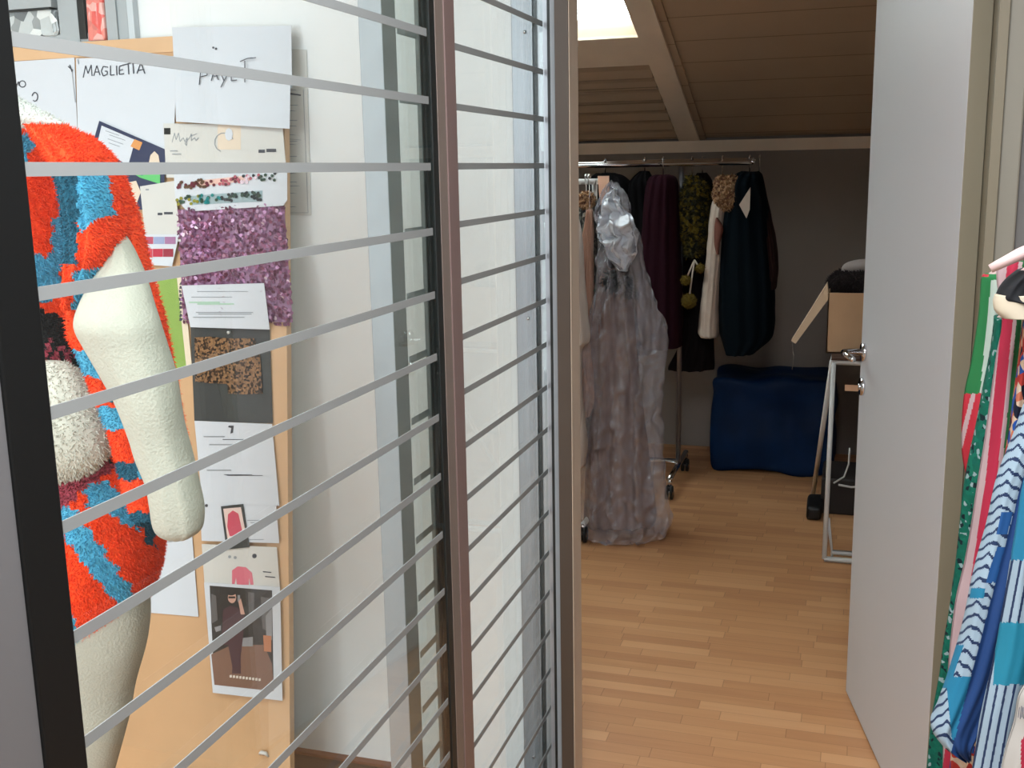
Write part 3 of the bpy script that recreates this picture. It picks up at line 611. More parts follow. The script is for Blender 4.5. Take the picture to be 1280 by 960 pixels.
f0 = loft(cb, [(158, -80, 40, .06), (164, -100, 64, .08), (180, -112, 88, .10), (215, -115, 106, .12), (300, -115, 118, .125), (380, -112, 112, .12), (440, -112, 134, .12), (500, -112, 150, .12), (570, -108, 176, .122), (630, -102, 189, .125), (690, -100, 191, .125), (735, -98, 182, .12), (770, -92, 163, .115), (790, -85, 135, .105), (800, -80, 100, .095)], Yb, fo, 150, 150, k=4, amp=.004, matfn=coatmat, seed=2, cap=False)
tufts(cb, f0, 130000, .0062, .0011, coatmat)
cb.build('body_panel', coat)
bul = MB(); f0 = loft(bul, [(452, -70, 78, .02), (466, -75, 97, .04), (490, -78, 116, .06), (530, -80, 133, .068), (565, -80, 134, .062), (590, -80, 112, .045), (604, -70, 72, .02)], 1.30, fcr, 60, 60, shape=2.0, matfn=lambda x, y, c: fcr)
tufts(bul, f0, 60000, .007, .0011); bul.build('inner_lining', coat)
def slmat(x, y, c):
    x += 2 * math.sin(y * .3)
    if inpoly(x, y, [(96, 216), (133, 212), (140, 250), (143, 268), (120, 274), (99, 292)]): return fbm
    if inpoly(x, y, [(94, 338), (134, 332), (118, 374), (108, 386), (90, 388), (90, 345)]): return fbm
    if x < 99 - (y - 220) * .03 and y > 215 and y < 330: return ftl  # fold shade along the sleeve's left edge, coloured in as dark teal
    return fo
sl = MB(); f0 = loft(sl, [(156, 44, 70, .03), (166, 54, 88, .04), (183, 68, 111, .05), (205, 84, 128, .055), (240, 96, 142, .058), (280, 99, 148, .055), (306, 99, 142, .05, -.012), (330, 98, 134, .045, -.018), (355, 96, 120, .04, -.02), (385, 92, 104, .03, -.02)], 1.275, fo, 110, 90, k=3, amp=.003, matfn=slmat, seed=1)
tufts(sl, f0, 130000, .0062, .0011, slmat); sl.build('sleeve', coat)
sb = MB(); f0 = loft(sb, [(168, 70, 104, .03), (185, 90, 124, .03), (205, 105, 138, .03), (228, 115, 150, .03), (262, 125, 165, .03), (310, 140, 179, .025), (348, 155, 188, .022), (400, 175, 203, .02), (460, 190, 215, .018), (520, 205, 225, .016), (580, 222, 237, .014), (640, 238, 247, .01)], 1.32, fo, 110, 50, matfn=lambda x, y, c: fo)
tufts(sb, f0, 80000, .006, .001); sb.build('sleeve_back', coat)
fe = MB()
def femat(x, y, c):
    y += 2 * math.sin(x * .3)
    if 437 < y < 471 or 508 < y < 537: return fbm
    if 578 < y < 600: return ftl if x < 172 else fbm
    if 492 < y < 502 or 640 < y: return ftl
    return fo
f0 = loft(fe, [(380, 89, 106, .02), (414, 90, 112, .022), (435, 99, 124, .022), (455, 108, 134, .022), (486, 119, 150, .022), (530, 136, 170, .02), (570, 147, 182, .018), (600, 153, 190, .016), (650, 168, 195, .012)], 1.268, fo, 110, 50, matfn=femat)
tufts(fe, f0, 110000, .0055, .001, femat); fe.build('front_edge', coat)
co = MB(); f0 = loft(co, [(106, -60, -14, .03), (114, -66, 2, .034), (124, -70, 22, .036), (137, -78, 46, .036), (148, -84, 68, .03), (156, -80, 78, .02), (160, -60, 44, .015)], 1.30, fw, 50, 60, shape=2.2)
tufts(co, f0, 60000, .005, .001); co.build('collar', coat)

# ================================================================== BACK ROOM
# clothes rack, far
def sphere(mb, c, r, m, n=14):
    vs = []; fs = []
    for j in range(n + 1):
        for i in range(n):
            t, q = PI * j / n, 2 * PI * i / n; vs.append(Vector(c) + Vector((r * math.sin(t) * math.cos(q), r * math.sin(t) * math.sin(q), r * math.cos(t))))
    for j in range(n):
        for i in range(n): fs.append((j*n+i, (j+1)*n+i, (j+1)*n+(i+1) % n, j*n+(i+1) % n))
    mb.add(vs, fs, m, True)
def caster(mb_parent, x, y, top):
    m = MB(); m.tube([(x, y, .05), (x, y, top)], .012, chrome, 12); m.box((x - .012, y - .02, .045), (x + .012, y + .02, .062), black)
    stem = m.build('caster_stem', mb_parent)
    m = MB(); m.tube([(x - .018, y - .012, .034), (x - .006, y - .012, .034)], .034, black, 20).tube([(x + .006, y - .012, .034), (x + .018, y - .012, .034)], .034, black, 20).tube([(x - .02, y - .012, .034), (x + .02, y - .012, .034)], .01, chrome, 12)
    m.build('caster_wheel', stem)
Yr = 5.35; pol = PY(852, 205, Yr).x; rz = PY(852, 204.5, Yr).z; xe = PY(942, 204, Yr).x
rack = empty('clothes_rack', (pol, Yr, 0), 'chrome wheeled clothes rack against the dark rear wall', 'clothes rack')
m = MB(); m.tube([(-2.5, Yr - .03, rz), (xe, Yr - .03, rz)], .013, chrome, 14).tube([(-2.5, Yr + .03, rz + .01), (xe, Yr + .03, rz + .01)], .012, chrome, 14).tube([(xe, Yr - .045, rz), (xe, Yr + .045, rz + .006)], .009, chrome, 10); m.build('rail', rack)
pchr = mat('dull_chrome', (120, 120, 126), .3, .8)
m = MB(); m.tube([(pol, Yr, .12), (pol, Yr, rz)], .012, pchr, 14); m.build('pole', rack)
m = MB(); m.tube([(-2.4, Yr, .12), (-2.4, Yr, rz)], .015, chrome, 14); m.build('pole', rack)
for x in (pol, -2.4): MB().tube([(x, 5.08, .10), (x, 5.62, .10)], .014, chrome, 14).build('foot_bar', rack)
m = MB(); m.tube([(-2.4, Yr, .12), (pol, Yr, .12)], .013, chrome, 12); m.build('base_bar', rack)
for x in (pol, -2.4):
    for y in (5.09, 5.61): caster(rack, x, y, .11)

def hook(mb, p, top, m=chrome, r=.0035):
    """hanger hook from garment neck p up and over a rail at height top"""
    x, y, z = p; mb.tube([(x, y, z), (x, y, top - .012)] + [(x, y - .018 * math.sin(a) * 1, top + .018 - .0 - .03 * (1 - math.cos(a)) * .5 + .0) for a in (0.0,)] , r, m, 8)
HK = 'clothes on the chrome rack'
def garment(name, rows, Y, m, label, cat='garment', th=.05, k=4, amp=.008, mm=50, n=56, matfn=None, group=None, rough=.004, seed=0, tuft=None, hk=True, railz=None, shape=2.3):
    o = MB(); f0 = loft(o, rows, Y, m, mm, n, th=th, k=k, amp=amp, matfn=matfn, rough=rough, seed=seed, shape=shape)
    if tuft: tufts(o, f0, *tuft)
    zb = min(v.z for v in o.v); r0 = rows[0]; ctr = PY((r0[1] + r0[2]) / 2, r0[0], Y)
    e = empty(name, (ctr.x, ctr.y, zb), label, cat, group)
    o.build('body', e)
    if hk:
        rzz = railz if railz is not None else rz
        h = MB(); pts = [(ctr.x, ctr.y, ctr.z - .02), (ctr.x, ctr.y, rzz - .02)]
        ry = Yr if railz is None else ctr.y
        for q in range(9):
            a = PI * q / 8; pts.append((ctr.x, ctr.y + .02 * (-math.cos(a)) + .0, rzz + .016 + .016 * math.sin(a)))
        pts = [Vector(p) for p in pts]
        h.tube(pts, .003, chrome, 8); h.build('hanger_hook', e)
    return e
dp = mat('deep_plum_cloth', (36, 12, 21), .9, spec=.1); bk = mat('black_cloth', (9, 8, 9), .9, spec=.08); nv = mat('midnight_teal_cloth', (5, 14, 20), .85, spec=.08); ol = blotch('olive_fur', [(66, 56, 14), (34, 32, 12), (96, 80, 18), (20, 20, 12)], 60, .9)
cream = mat('cream_suede', (186, 170, 156), .9, noise_s=20, noise_v=.05); furb = blotch('tawny_fur', [(176, 140, 104), (150, 110, 78), (196, 160, 124), (120, 84, 66)], 90, .95, .2, .8)
garment('black_coat', [(216, 745, 768, .03), (232, 735, 790), (300, 735, 800), (380, 738, 806), (430, 742, 802)], Yr, bk, 'black coat on the far rack, behind the plastic garment cover', 'coat', th=.14)
garment('black_coat', [(214, 800, 812, .03), (228, 788, 818), (260, 786, 822), (330, 784, 826), (400, 786, 824), (440, 790, 820)], Yr, bk, 'narrow black coat on the far rack, directly left of the plum dress', 'coat', th=.12, seed=3)
garment('plum_dress', [(218, 820, 838, .05), (223, 812, 845, .10), (245, 806, 848), (300, 800, 850), (380, 795, 853), (428, 794, 852), (433, 798, 850)], Yr - .05, dp, 'deep plum dress on the far rack left of its pole', 'dress', th=.12, seed=5)
garment('fur_scarf_top', [(222, 858, 872, .03), (240, 852, 884), (280, 852, 884), (310, 858, 880), (318, 862, 876)], Yr, ol, 'olive and yellow fur top with pompoms right of the rack pole', 'top', th=.09, rough=.02, tuft=(26000, .022, .004))
pm = MB(); mc = mat('mustard_pompom', (96, 78, 12), .95, noise_s=80, noise_v=.2); 
for px, py, r in ((861, 376, .032), (857, 350, .02), (875, 335, .018)):
    c = PY(px, py, Yr - .12); f0 = len(pm.f); sphere(pm, c, r, mc); tufts(pm, f0, 60000, .012, .002)
    pm.tube([c, PY(868, 325, Yr - .1)], .004, cream, 8)
pm.build('pompom_tie', None, origin=PY(861, 376, Yr - .12), label='mustard pompoms on cream ties hanging from the olive fur top', cat='pompoms')
garment('black_gown', [(216, 872, 884, .03), (240, 862, 892), (330, 850, 890), (420, 850, 892), (458, 836, 893), (459, 838, 892)], Yr + .14, mat('dark_cover', (20, 15, 15), .8, spec=.1), 'long dark garment cover behind the olive top, right of the pole', 'garment cover', th=.08, seed=4)
v = garment('cream_vest', [(243, 899, 906, .03), (252, 891, 908, .06), (270, 887, 907), (300, 885, 905), (340, 881, 903), (380, 876, 900), (410, 873, 899), (419, 875, 898), (421, 878, 896, .06)], Yr - .02, cream, 'cream suede gilet with tawny fur collar on the far rack', 'vest', th=.09, amp=.003)
m = MB(); loft(m, [(272, 895, 897, .02), (285, 893, 904, .02), (305, 893, 900, .02), (318, 896, 899, .02)], Yr - .12, mat('rust_lining', (110, 66, 54), .9), 20, 20); m.build('armhole', v)
m = MB(); f0 = loft(m, [(218, 900, 914, .04), (226, 893, 922, .07), (240, 892, 925, .08), (252, 898, 924, .07), (263, 905, 918, .04)], Yr - .06, furb, 24, 30, rough=.02, shape=2); tufts(m, f0, 40000, .016, .003); m.build('fur_collar', v)
j = garment('navy_jacket', [(214, 926, 948, .05), (219, 918, 953, .10), (232, 910, 956), (262, 905, 961), (300, 900, 965), (340, 897, 968), (380, 897, 969), (412, 899, 968), (424, 902, 964), (434, 905, 952), (440, 907, 944)], Yr, nv, 'midnight teal jacket with a pale lapel, last but one on the far rack', 'jacket', th=.13, seed=2)
m = MB(); m.prism([PY(938, 234, Yr - .15), PY(937, 262, Yr - .15), PY(933, 273, Yr - .15), PY(924, 256, Yr - .15)], (0, .012, 0), cream); m.build('lapel', j)
garment('brown_coat', [(226, 946, 952, .03), (244, 950, 958, .05), (300, 955, 970), (335, 958, 973), (360, 958, 970)], Yr + .03, mat('brown_cloth', (46, 30, 28), .9, spec=.1), 'brown coat with pale edge at the right end of the far rack', 'coat', th=.1)
sn = mat('shirt_blue', (60, 90, 130), .8)

# near rack, only its right end shows past the doorway stile
Yn = 4.62; nz = PY(735, 227, Yn).z; nxe = PY(746, 227, Yn).x
rk2 = empty('clothes_rack', (nxe, Yn, 0), 'nearer clothes rack whose white rail end shows beside the doorway stile', 'clothes rack')
m = MB(); m.tube([(-2.2, Yn - .02, nz), (nxe, Yn - .02, nz)], .012, white_metal, 14).tube([(-2.2, Yn + .03, nz), (nxe, Yn + .03, nz)], .012, white_metal, 14); m.build('rail', rk2)
for x in (nxe - .01, -2.15):
    MB().tube([(x, Yn, .05), (x, Yn, nz)], .012, white_metal, 12).build('pole', rk2)
    MB().tube([(x, Yn - .25, .075), (x, Yn + .25, .075)], .012, white_metal, 12).build('foot_bar', rk2)
for x in (nxe - .01, -2.15):
    for y in (Yn - .24, Yn + .24): caster(rk2, x, y, .08)
sv = blotch('sequin_grey', [(60, 66, 62), (24, 24, 24), (110, 116, 108), (34, 38, 36), (170, 172, 164)], 70, .35, .8, .5)
garment('sequin_dress', [(240, 728, 738, .03), (252, 724, 745), (320, 722, 746), (372, 726, 742), (400, 732, 740, .03)], Yn - .02, sv, 'black and silver sequined dress beside the doorway stile', 'dress', th=.08, railz=nz, amp=.004, k=6)
lv = MB(); lg = mat('emerald_leaf', (30, 132, 84), .6)
for i in range(16):
    p = PY(736 + random.uniform(-4, 4), random.choice((347, 352, 368, 374)) + random.uniform(-8, 8), Yn - .13); a = Vector((random.uniform(-1, 1), -.2, random.uniform(-1, 1))).normalized() * .022; b = Vector((a.z, 0, -a.x)) * .25
    lv.prism([p - a, p + b, p + a, p - b], (0, .002, 0), lg)
lv.build('leaf_garland', None, origin=PY(736, 374, Yn - .13), label='emerald green leaf trimming on the black sequined dress', cat='trimming')
wh = mat('offwhite_cloth', (214, 204, 194), .9)
garment('white_gown', [(262, 706, 722, .03), (300, 702, 727), (360, 702, 732), (398, 704, 735), (425, 704, 737), (440, 704, 727), (500, 704, 728), (550, 704, 733), (582, 706, 731)], Yn - .26, wh, 'long off-white gown mostly hidden by the doorway stile', 'gown', th=.07, railz=nz, amp=.008, k=3, seed=1)
garment('blush_dress', [(262, 733, 741, .02), (330, 724, 742), (430, 724, 742), (470, 724, 745), (500, 724, 746), (520, 726, 738, .03)], Yn - .14, mat('blush_cloth', (190, 152, 132), .9), 'blush dress between the off-white gown and the plastic cover', 'dress', th=.04, railz=nz)
tg = MB(); p0 = PY(747, 220, Yn - .05); p1 = PY(761, 256, Yn - .05); tg.prism([(p0.x, p0.y, p0.z), (p1.x, p0.y, p0.z), (p1.x, p0.y, p1.z), (p0.x + .01, p0.y, p1.z)], (0, .012, 0), mat('peach_card', (226, 178, 150), .7))
tg.build('hang_tag', None, origin=p0, label='peach cardboard tag at the end of the nearer rack', cat='tag')
fk = MB(); c = PY(733, 250, Yn - .11); f0 = len(fk.f); sphere(fk, c, .032, furb); tufts(fk, f0, 60000, .016, .003); fk.build('fur_pompom', None, origin=c, label='tawny fur pompom at the neck of the black sequined dress', cat='pompom')
# dress in plastic cover
Yd = 4.52; tan = mat('tan_tulle', (106, 74, 58), .9, noise_s=6, noise_v=.12)
dr = garment('tan_dress', [(336, 758, 772, .04), (350, 750, 782), (380, 744, 790), (425, 738, 795), (480, 744, 800), (560, 734, 810), (640, 730, 820), (656, 732, 816, .08)], Yd, tan, 'tan tulle dress hanging inside the clear plastic cover', 'dress', th=.10, k=5, amp=.012, hk=False)
m = MB(); f0 = loft(m, [(338, 762, 778, .05), (352, 757, 786, .07), (366, 764, 792, .06), (374, 774, 790, .03)], Yd - .05, mat('dark_feather', (42, 46, 44), .9), 16, 24, rough=.02); tufts(m, f0, 14000, .03, .004); m.build('feather_trim', dr)
m = MB(); nk = PY(764, 340, Yd); sh = PY(768, 238, Yd); m.tube([nk, sh, PY(764, 226, Yn)], .004, black, 8); m.build('hanger', dr)
pc = film('clear_plastic', (206, 204, 212), .34, .12, 1.0, bump=1.0, bump_s=22)
cv = MB(); loft(cv, [(228, 762, 772, .02), (242, 752, 783, .05), (270, 748, 792, .08), (300, 750, 800, .10), (340, 752, 808, .12), (380, 742, 822, .13), (412, 736, 834, .14), (440, 732, 834, .14), (480, 734, 828, .14), (540, 732, 828, .15), (600, 727, 832, .16), (650, 724, 838, .16), (664, 728, 834, .15), (669, 770, 828, .10)], Yd, pc, 240, 200, k=4, amp=.022, rough=.012, cap=False, seed=4, crumple=.022)
cv.build('garment_cover', None, origin=(PY(780, 668, Yd).x, Yd, PY(780, 668, Yd).z), label='crumpled clear plastic cover hanging over the tan dress to the floor', cat='garment cover')
pw = film('white_plastic', (226, 230, 238), .8, .15, 1.0, bump=1.0, bump_s=25)
cw_ = MB(); loft(cw_, [(236, 765, 771, .01), (250, 756, 778, .02), (275, 750, 792, .03), (300, 752, 797, .035), (322, 764, 792, .03), (338, 776, 786, .012)], Yd - .17, pw, 120, 100, k=3, amp=.012, rough=.012, seed=9, crumple=.035)
cw_.build('plastic_sheet', None, origin=PY(780, 338, Yd - .14), label='bright white crinkled plastic bunched at the top of the clear cover', cat='plastic sheet')

# blue bag
bb = MB(); b0, b1 = PZ(886, 589), PZ(1040, 589); zt_ = PY(950, 472, b0.y).z; nx_, nz_ = 26, 14
blue = mat('dark_blue_tarpaulin', (0, 36, 74), .6, spec=.2, noise_s=5, noise_v=.2, bump=.4, bump_s=9)
def soft_box(mb, x0, x1, y0, y1, z0, z1, m, n=14, r=.12, amp=.012, sd=0, pw_=6):
    vs = []; fs = []; idx = {}
    c = Vector(((x0+x1)/2, (y0+y1)/2, (z0+z1)/2)); h = Vector(((x1-x0)/2, (y1-y0)/2, (z1-z0)/2))
    def vert(u):
        key = tuple(round(q, 4) for q in u)
        if key in idx: return idx[key]
        s_ = Vector(u); L = (abs(s_.x)**pw_ + abs(s_.y)**pw_ + abs(s_.z)**pw_) ** (1/pw_)
        q = s_ / L; p = c + Vector((q.x*h.x, q.y*h.y, q.z*h.z)); p += Vector(noise.noise_vector(p * 6 + Vector((sd, 0, 0)))) * amp
        p.z = max(p.z, z0); idx[key] = len(vs); vs.append(p); return idx[key]
    for ax in range(3):
        for sg in (-1, 1):
            for i in range(n):
                for j_ in range(n):
                    q = []
                    for a_, b_ in ((0,0),(1,0),(1,1),(0,1)):
                        u = [0,0,0]; u[ax] = sg; u[(ax+1)%3] = -1 + 2*(i+a_)/n; u[(ax+2)%3] = -1 + 2*(j_+b_)/n; q.append(vert(u))
                    fs.append(q if sg > 0 else q[::-1])
    mb.add(vs, fs, m, True)
soft_box(bb, b0.x, b1.x, b0.y, b0.y + .36, 0.0, zt_, blue, 22, amp=.03, pw_=14)
bb.build('storage_bag', None, origin=((b0.x+b1.x)/2, b0.y + .2, 0), label='big dark blue tarpaulin storage bag on the floor by the rear wall', cat='bag')

# white metal stand, box, things on and behind it
sx0 = PY(1042, 455, 4.5).x; top = PY(1042, 452, 4.5).z; sx1 = sx0 + .52
stand = empty('metal_stand', (sx0, 4.45, 0), 'white metal folding stand with slanting legs half behind the open door', 'stand')
ft = PZ(1030, 702); bk_ = PZ(1016, 622)
m = MB(); m.tube([(sx0, 4.5, top), (ft.x, ft.y, .012)], .012, white_metal, 4); m.build('leg', stand)
m = MB(); m.tube([(sx0 - .005, 4.52, top), (bk_.x, bk_.y, .012)], .011, white_metal, 10); m.build('leg', stand)
m = MB(); m.tube([(sx1, 4.5, top), (ft.x + .52, ft.y, .012)], .012, white_metal, 4); m.build('leg', stand)
m = MB(); m.tube([(sx1, 4.52, top), (bk_.x + .52, bk_.y, .012)], .011, white_metal, 10); m.build('leg', stand)
m = MB(); m.tube([(ft.x, ft.y, .012), (ft.x + .52, ft.y, .012)], .012, white_metal, 4); m.build('foot_bar', stand)
m = MB(); m.tube([(sx0 - .01, 4.5, top), (sx1, 4.5, top)], .013, white_metal, 4).tube([(sx0 - .01, 4.95, top), (sx1, 4.95, top)], .013, white_metal, 4).tube([(sx0, 4.5, top), (sx0, 4.95, top)], .013, white_metal, 4).tube([(sx1, 4.5, top), (sx1, 4.95, top)], .013, white_metal, 4); m.build('top_frame', stand)
m = MB(); i0 = PY(1035, 648, 4.42); i1 = PY(1040, 690, 4.42); m.tube([i0, i1, (sx1 - .1, 4.42, i1.z)], .011, white_metal, 4).tube([i1, (i1.x, 4.42, .012)], .006, white_metal, 4); m.build('inner_brace', stand)
shl = MB(); shl.box((sx0 - .01, 4.48, top + .009), (sx1, 4.98, top + .018), mat('dark_hardboard', (70, 46, 34), .8)); shl.build('shelf', stand)
cbx = mat('cardboard', (196, 160, 124), .85, noise_s=8, noise_v=.04); zb0 = top + .019
box = empty('cardboard_box', (sx0 + .2, 4.75, zb0), 'open beige cardboard box of dark fur on the white stand', 'box')
bx0 = PY(1034, 400, 4.6).x; zt2 = PY(1036, 366, 4.6).z; bxr = bx0 + .42; t_ = .005
m = MB(); m.box((bx0, 4.6, zb0), (bxr, 4.6 + t_, zt2), cbx).box((bx0, 4.6, zb0), (bx0 + t_, 4.95, zt2), cbx).box((bxr - t_, 4.6, zb0), (bxr, 4.95, zt2), cbx).box((bx0, 4.945, zb0), (bxr, 4.95, zt2), cbx).box((bx0, 4.6, zb0), (bxr, 4.95, zb0 + t_), cbx); m.build('carton', box)
fa, fb_ = PY(1034, 354, 4.62), PY(989, 426, 4.62)
m = MB(); m.prism([(bx0, 4.62, zt2), (fa.x, 4.62, fa.z), (fb_.x, 4.62, fb_.z), (fb_.x + .018, 4.62, fb_.z - .012), (bx0, 4.62, zt2 - .03)], (0, .07, 0), mat('torn_cardboard', (214, 190, 160), .9)); m.build('flap', box)
m = MB(); m.tube([PY(990, 428, 4.62), PY(992, 445, 4.62), PY(990, 462, 4.62)], .0015, mat('grey_thread', (120, 112, 104), .9), 6); m.build('loose_thread', box)
fd = mat('dark_brown_fur', (30, 20, 20), .95)
m = MB(); f0 = len(m.f); soft_box(m, bx0 - .0, bxr - .03, 4.64, 4.92, zt2 - .03, PY(1050, 338, 4.7).z, fd, 14, amp=.05, sd=5, pw_=2.6); tufts(m, f0, 26000, .016, .003)
m.build('fur_bundle', None, origin=(bx0 + .2, 4.78, zt2 - .12), label='dark brown fur bundle heaped in the cardboard box', cat='fur')
m = MB(); soft_box(m, PY(1058, 330, 4.7).x, PY(1110, 330, 4.7).x, 4.66, 4.8, PY(1060, 343, 4.7).z, PY(1060, 326, 4.7).z, mat('pale_grey_cloth', (150, 140, 136), .9), 12, amp=.07, sd=8, pw_=2.5)
m.build('white_cloth', None, origin=PY(1070, 343, 4.7), label='crumpled pale cloth on top of the dark fur', cat='cloth')
# dark crate with wire and shoe behind the stand
c0_ = PZ(1012, 640)
m = MB(); q0 = PZ(1017, 640); m.box((q0.x + .03, q0.y - .02, 0), (q0.x + .42, q0.y + .3, PY(1040, 596, q0.y).z), mat('dark_case', (34, 28, 26), .6)); 
m.build('dark_case', None, origin=(q0.x + .2, q0.y + .15, 0), bevel=.012, label='low dark case on the floor under the white stand', cat='case')
m = MB(); m.tube([PY(1042, 604, q0.y - .03), PY(1055, 596, q0.y - .03), PY(1061, 580, q0.y - .03), PY(1062, 560, q0.y - .03)], .004, white_metal, 8).tube([PY(1048, 606, q0.y - .03), PY(1064, 609, q0.y - .03), PY(1080, 608, q0.y - .03)], .005, white_metal, 8)
m.build('white_cable', None, origin=PY(1050, 606, q0.y - .03), label='white cable running over the dark case under the stand', cat='cable')
m = MB(); s0 = PZ(1018, 642); f0 = soft_box(m, s0.x - .035, s0.x + .035, s0.y - .12, s0.y + .1, 0, .075, black, 10, amp=.01, sd=3)
m.build('shoe', None, origin=(s0.x, s0.y, 0), label='small black shoe at the foot of the stand rear leg', cat='shoe')

# ================================================================== RIGHT FOREGROUND RACK
rr_x = .40; rr_z = 1.66
rk3 = empty('clothes_rack', (rr_x, 1.3, 0), 'clothes rack at the right edge carrying the colourful printed garments', 'clothes rack')
m = MB(); m.tube([(rr_x, .85, rr_z), (rr_x, 1.75, rr_z)], .013, chrome, 14); m.build('rail', rk3)
for y in (.87, 1.73):
    m = MB(); m.tube([(rr_x, y, .03), (rr_x, y, rr_z)], .012, chrome, 12); m.build('pole', rk3)
    m = MB(); m.tube([(rr_x - .22, y, .02), (rr_x + .22, y, .02)], .014, chrome, 12); m.build('foot_bar', rk3)
def hanger(Y, tipx, tipy, mt, label, w_=.022, tilt=0.0):
    p = PY(tipx, tipy, Y); h = MB(); L = rr_x - p.x
    e = empty('clothes_hanger', (rr_x, Y, p.z), label, 'hanger', 'hangers on the right rack')
    ctr = Vector((rr_x, Y, rr_z - .075))
    h.tube([p, p.lerp(ctr, .12) + Vector((0, 0, .004)), p.lerp(ctr, .6) + Vector((0, 0, .012)), ctr, (2*rr_x - p.x, Y, p.z)], [w_ * .35, w_ * .5, w_ * .45, w_ * .4, w_ * .35], mt, 12)
    h.build('arms', e)
    h = MB(); pts = [ctr, (rr_x, Y, rr_z - .02), (rr_x + .016, Y, rr_z + .0)]
    for q in range(1, 8): a_ = PI * q / 8; pts.append((rr_x + .017 * math.cos(a_), Y, rr_z + .017 * math.sin(a_)))
    h.tube(pts, .0022, chrome, 8); h.build('hook', e); return e
pinkw = mat('pink_white_plastic', (204, 176, 172), .35)
hanger(1.37, 1238, 336, pinkw, 'pinkish white plastic hanger, the foremost one showing its arm', .015)
def rg(name, rows, Y, m, label, th=.022, mm=220, n=150, matfn=None, k=3, amp=.004, rough=.002, seed=0, cat='garment', shape=3.2, hk=True, hy=None):
    o = MB(); loft(o, rows, Y, m, mm, n, th=th, k=k, amp=amp, matfn=matfn, rough=rough, seed=seed, shape=shape)
    zb = min(v.z for v in o.v); e = empty(name, (rr_x, Y, zb), label, cat); o.build('body', e)
    if hk: 
        r0 = rows[0]; hanger(Y, r0[1] + 6, r0[0] + 6, pinkw, hy or 'plastic hanger inside the ' + name.replace('_', ' ') + ' on the right rack', .018)
    return e
green = mat('grass_green_cloth', (12, 94, 46), .8); crim = mat('crimson_cloth', (150, 18, 50), .8); pale = mat('pale_pink_cloth', (160, 136, 138), .8); greyg = mat('sage_cloth', (146, 158, 148), .8)
redm = mat('red_satin', (160, 26, 44), .6); tealf = blotch('teal_floral', [(8, 82, 66), (8, 82, 66), (10, 90, 72), (8, 78, 66), (10, 88, 70), (10, 30, 34), (8, 76, 62), (8, 80, 64), (8, 84, 68), (120, 140, 140)], 190, .8, .2, 0)
def gm1(x, y, c):
    e0 = 1222 - (y - 360) * .10
    if y < 350: return redm if y < 346 and x < 1236 else green
    if y > 560: return redm
    if y > 492: return redm if (x + y * .25) % 17 < 11 else pale
    return green if x < e0 + 16 else greyg
rg('green_dress', [(342, 1231, 1330), (352, 1226, 1330), (400, 1222, 1330), (450, 1215, 1330), (490, 1206, 1330), (530, 1202, 1330), (560, 1202, 1330), (585, 1206, 1330), (620, 1215, 1330), (680, 1222, 1330)], 1.60, green, 'green dress with crimson hem, rearmost visible on the right rack', matfn=gm1, cat='dress')
rg('teal_floral_dress', [(396, 1243, 1330), (420, 1240, 1330), (480, 1229, 1330), (520, 1222, 1330), (560, 1214, 1330), (620, 1203, 1330), (680, 1197, 1330), (760, 1186, 1330), (840, 1174, 1330), (920, 1162, 1330), (990, 1156, 1330), (1200, 1130, 1300)], 1.54, tealf, 'dark teal floral print dress second from the back on the right rack', cat='dress', seed=2, amp=.006)
def gm2(x, y, c):
    w0 = 1254 - (y - 340) * .10 - max(0, y - 600) * .05; u = x - w0
    if u < 4: return pale
    if u < 18: return crim
    if u < 23: return pale
    return mat('bottle_green_cloth', (12, 84, 40), .8)
rg('striped_dress', [(326, 1250, 1340), (345, 1246, 1340), (400, 1252, 1340), (440, 1246, 1340), (480, 1241, 1340), (560, 1230, 1340), (640, 1216, 1330), (700, 1205, 1330), (760, 1193, 1330), (850, 1184, 1320), (1000, 1175, 1300), (1200, 1160, 1290)], 1.48, crim, 'crimson, pink and green striped dress in the middle of the right rack', matfn=gm2, cat='dress', mm=300, n=260)
multi = blotch('paisley_print', [(190, 164, 140), (160, 50, 44), (190, 170, 150), (30, 70, 140), (20, 24, 40), (176, 100, 76)], 85, .8, .2, 0)
rg('paisley_blouse', [(400, 1278, 1350), (450, 1274, 1350), (520, 1265, 1350), (600, 1253, 1350), (660, 1240, 1350), (750, 1220, 1340), (850, 1200, 1330), (935, 1189, 1330), (1000, 1186, 1330)], 1.44, multi, 'peach paisley print blouse behind the blue chevron garment', cat='blouse', seed=5)
# black garment yoke with cream collar
bkl = rg('sleeveless_jersey', [(338, 1272, 1330), (348, 1258, 1335), (360, 1248, 1340), (372, 1245, 1340), (377, 1262, 1340)], 1.40, mat('black_jersey', (16, 18, 22), .9), 'black top with cream neckline hanging below the pinkish hanger', cat='top', th=.03)
m = MB(); loft(m, [(368, 1243, 1330), (376, 1241, 1335), (388, 1243, 1330), (397, 1252, 1310)], 1.39, mat('cream_trim', (190, 178, 156), .8), 16, 30, th=.02); m.build('neckline', bkl)
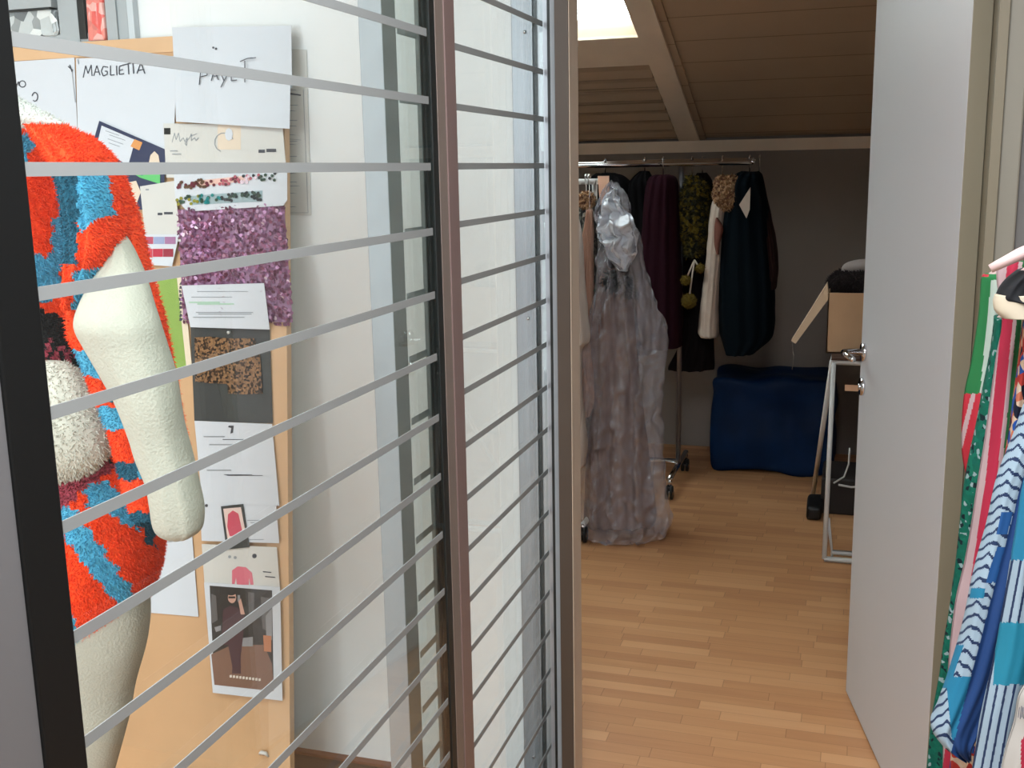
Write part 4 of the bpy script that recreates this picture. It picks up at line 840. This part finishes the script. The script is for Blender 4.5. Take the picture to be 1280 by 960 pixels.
# blue chevron
navyc = mat('navy_cloth', (8, 52, 104), .75); turq = mat('turquoise_cloth', (14, 108, 142), .75); cyb = mat('cobalt_cloth', (8, 70, 126), .75); wcl = mat('ice_white_cloth', (140, 160, 174), .75)
ink_b = mat('chevron_ink', (12, 38, 74), .75)
def chev(x, y, c):
    lx = 1243 - (y - 600) * .262; u = x - (lx + 17 + 2 * math.sin(y * .05))
    if x > lx + 35: return navyc
    if 846 < y < 925 and x > 1182 + (y - 846) * .1: return turq if x < 1216 - (y - 846) * .05 else navyc
    if 806 < y < 860 and u < -2: return turq
    if 684 < y < 728 and u > 8: return cyb
    if 735 < y < 748 and abs(u) < 9: return turq
    if 640 < y < 668 and abs(u - 8) < 7: return cyb
    q = (y - abs(u) * (.8 if u < 0 else .6) + 1.2 * math.sin(x * .5)) % 15
    return ink_b if q < 4.2 else wcl
rg('chevron_trousers', [(345, 1304, 1380, .016), (360, 1299, 1385, .02), (420, 1297, 1380), (470, 1290, 1350, .02), (540, 1268, 1330), (600, 1246, 1318), (660, 1232, 1305), (720, 1216, 1292), (780, 1203, 1275), (840, 1186, 1258), (880, 1172, 1240), (905, 1163, 1228), (925, 1178, 1216), (943, 1204, 1214, .02)], 1.36, wcl, 'white and navy chevron garment with turquoise patches slanting to its hem', matfn=chev, cat='garment', mm=460, n=280, amp=.002, rough=.001, th=.03)
def strp(x, y, c):
    if 778 < y < 856 and x > 1246 + (y - 778) * -.06 : return mat('bright_turquoise', (14, 116, 142), .7)
    if y < 700: return turq if x > 1264 else cyb
    q = (x + y * .19) % 11
    return ink_b if q < 3 else wcl
rg('striped_shirt', [(345, 1312, 1410, .014), (362, 1304, 1412), (450, 1300, 1400), (560, 1288, 1370), (620, 1275, 1360), (690, 1264, 1360), (760, 1253, 1355), (820, 1244, 1350), (880, 1228, 1345), (930, 1220, 1340), (1000, 1210, 1335), (1100, 1200, 1330)], 1.28, wcl, 'blue and white striped shirt with a bright turquoise pocket, right foreground', matfn=strp, cat='shirt', mm=300, n=380, amp=.003, th=.022)
def wsc(x, y, c):
    if 884 < y < 898 and 1273 < x < 1284: return ink_b if (x * 1.3 + y * 2.1) % 6 < 2.4 else None
    if y > 922 and x > 1276: return crim
    return None
rg('printed_jersey', [(350, 1330, 1440, .012), (370, 1322, 1442), (520, 1316, 1430), (700, 1304, 1410), (830, 1290, 1380), (870, 1274, 1370), (900, 1268, 1370), (940, 1256, 1365), (1000, 1246, 1360), (1060, 1240, 1350)], 1.2, mat('white_jersey', (168, 164, 158), .8), 'white top with black mark and crimson print, lower right corner', matfn=wsc, cat='top', mm=80, n=160, th=.02)
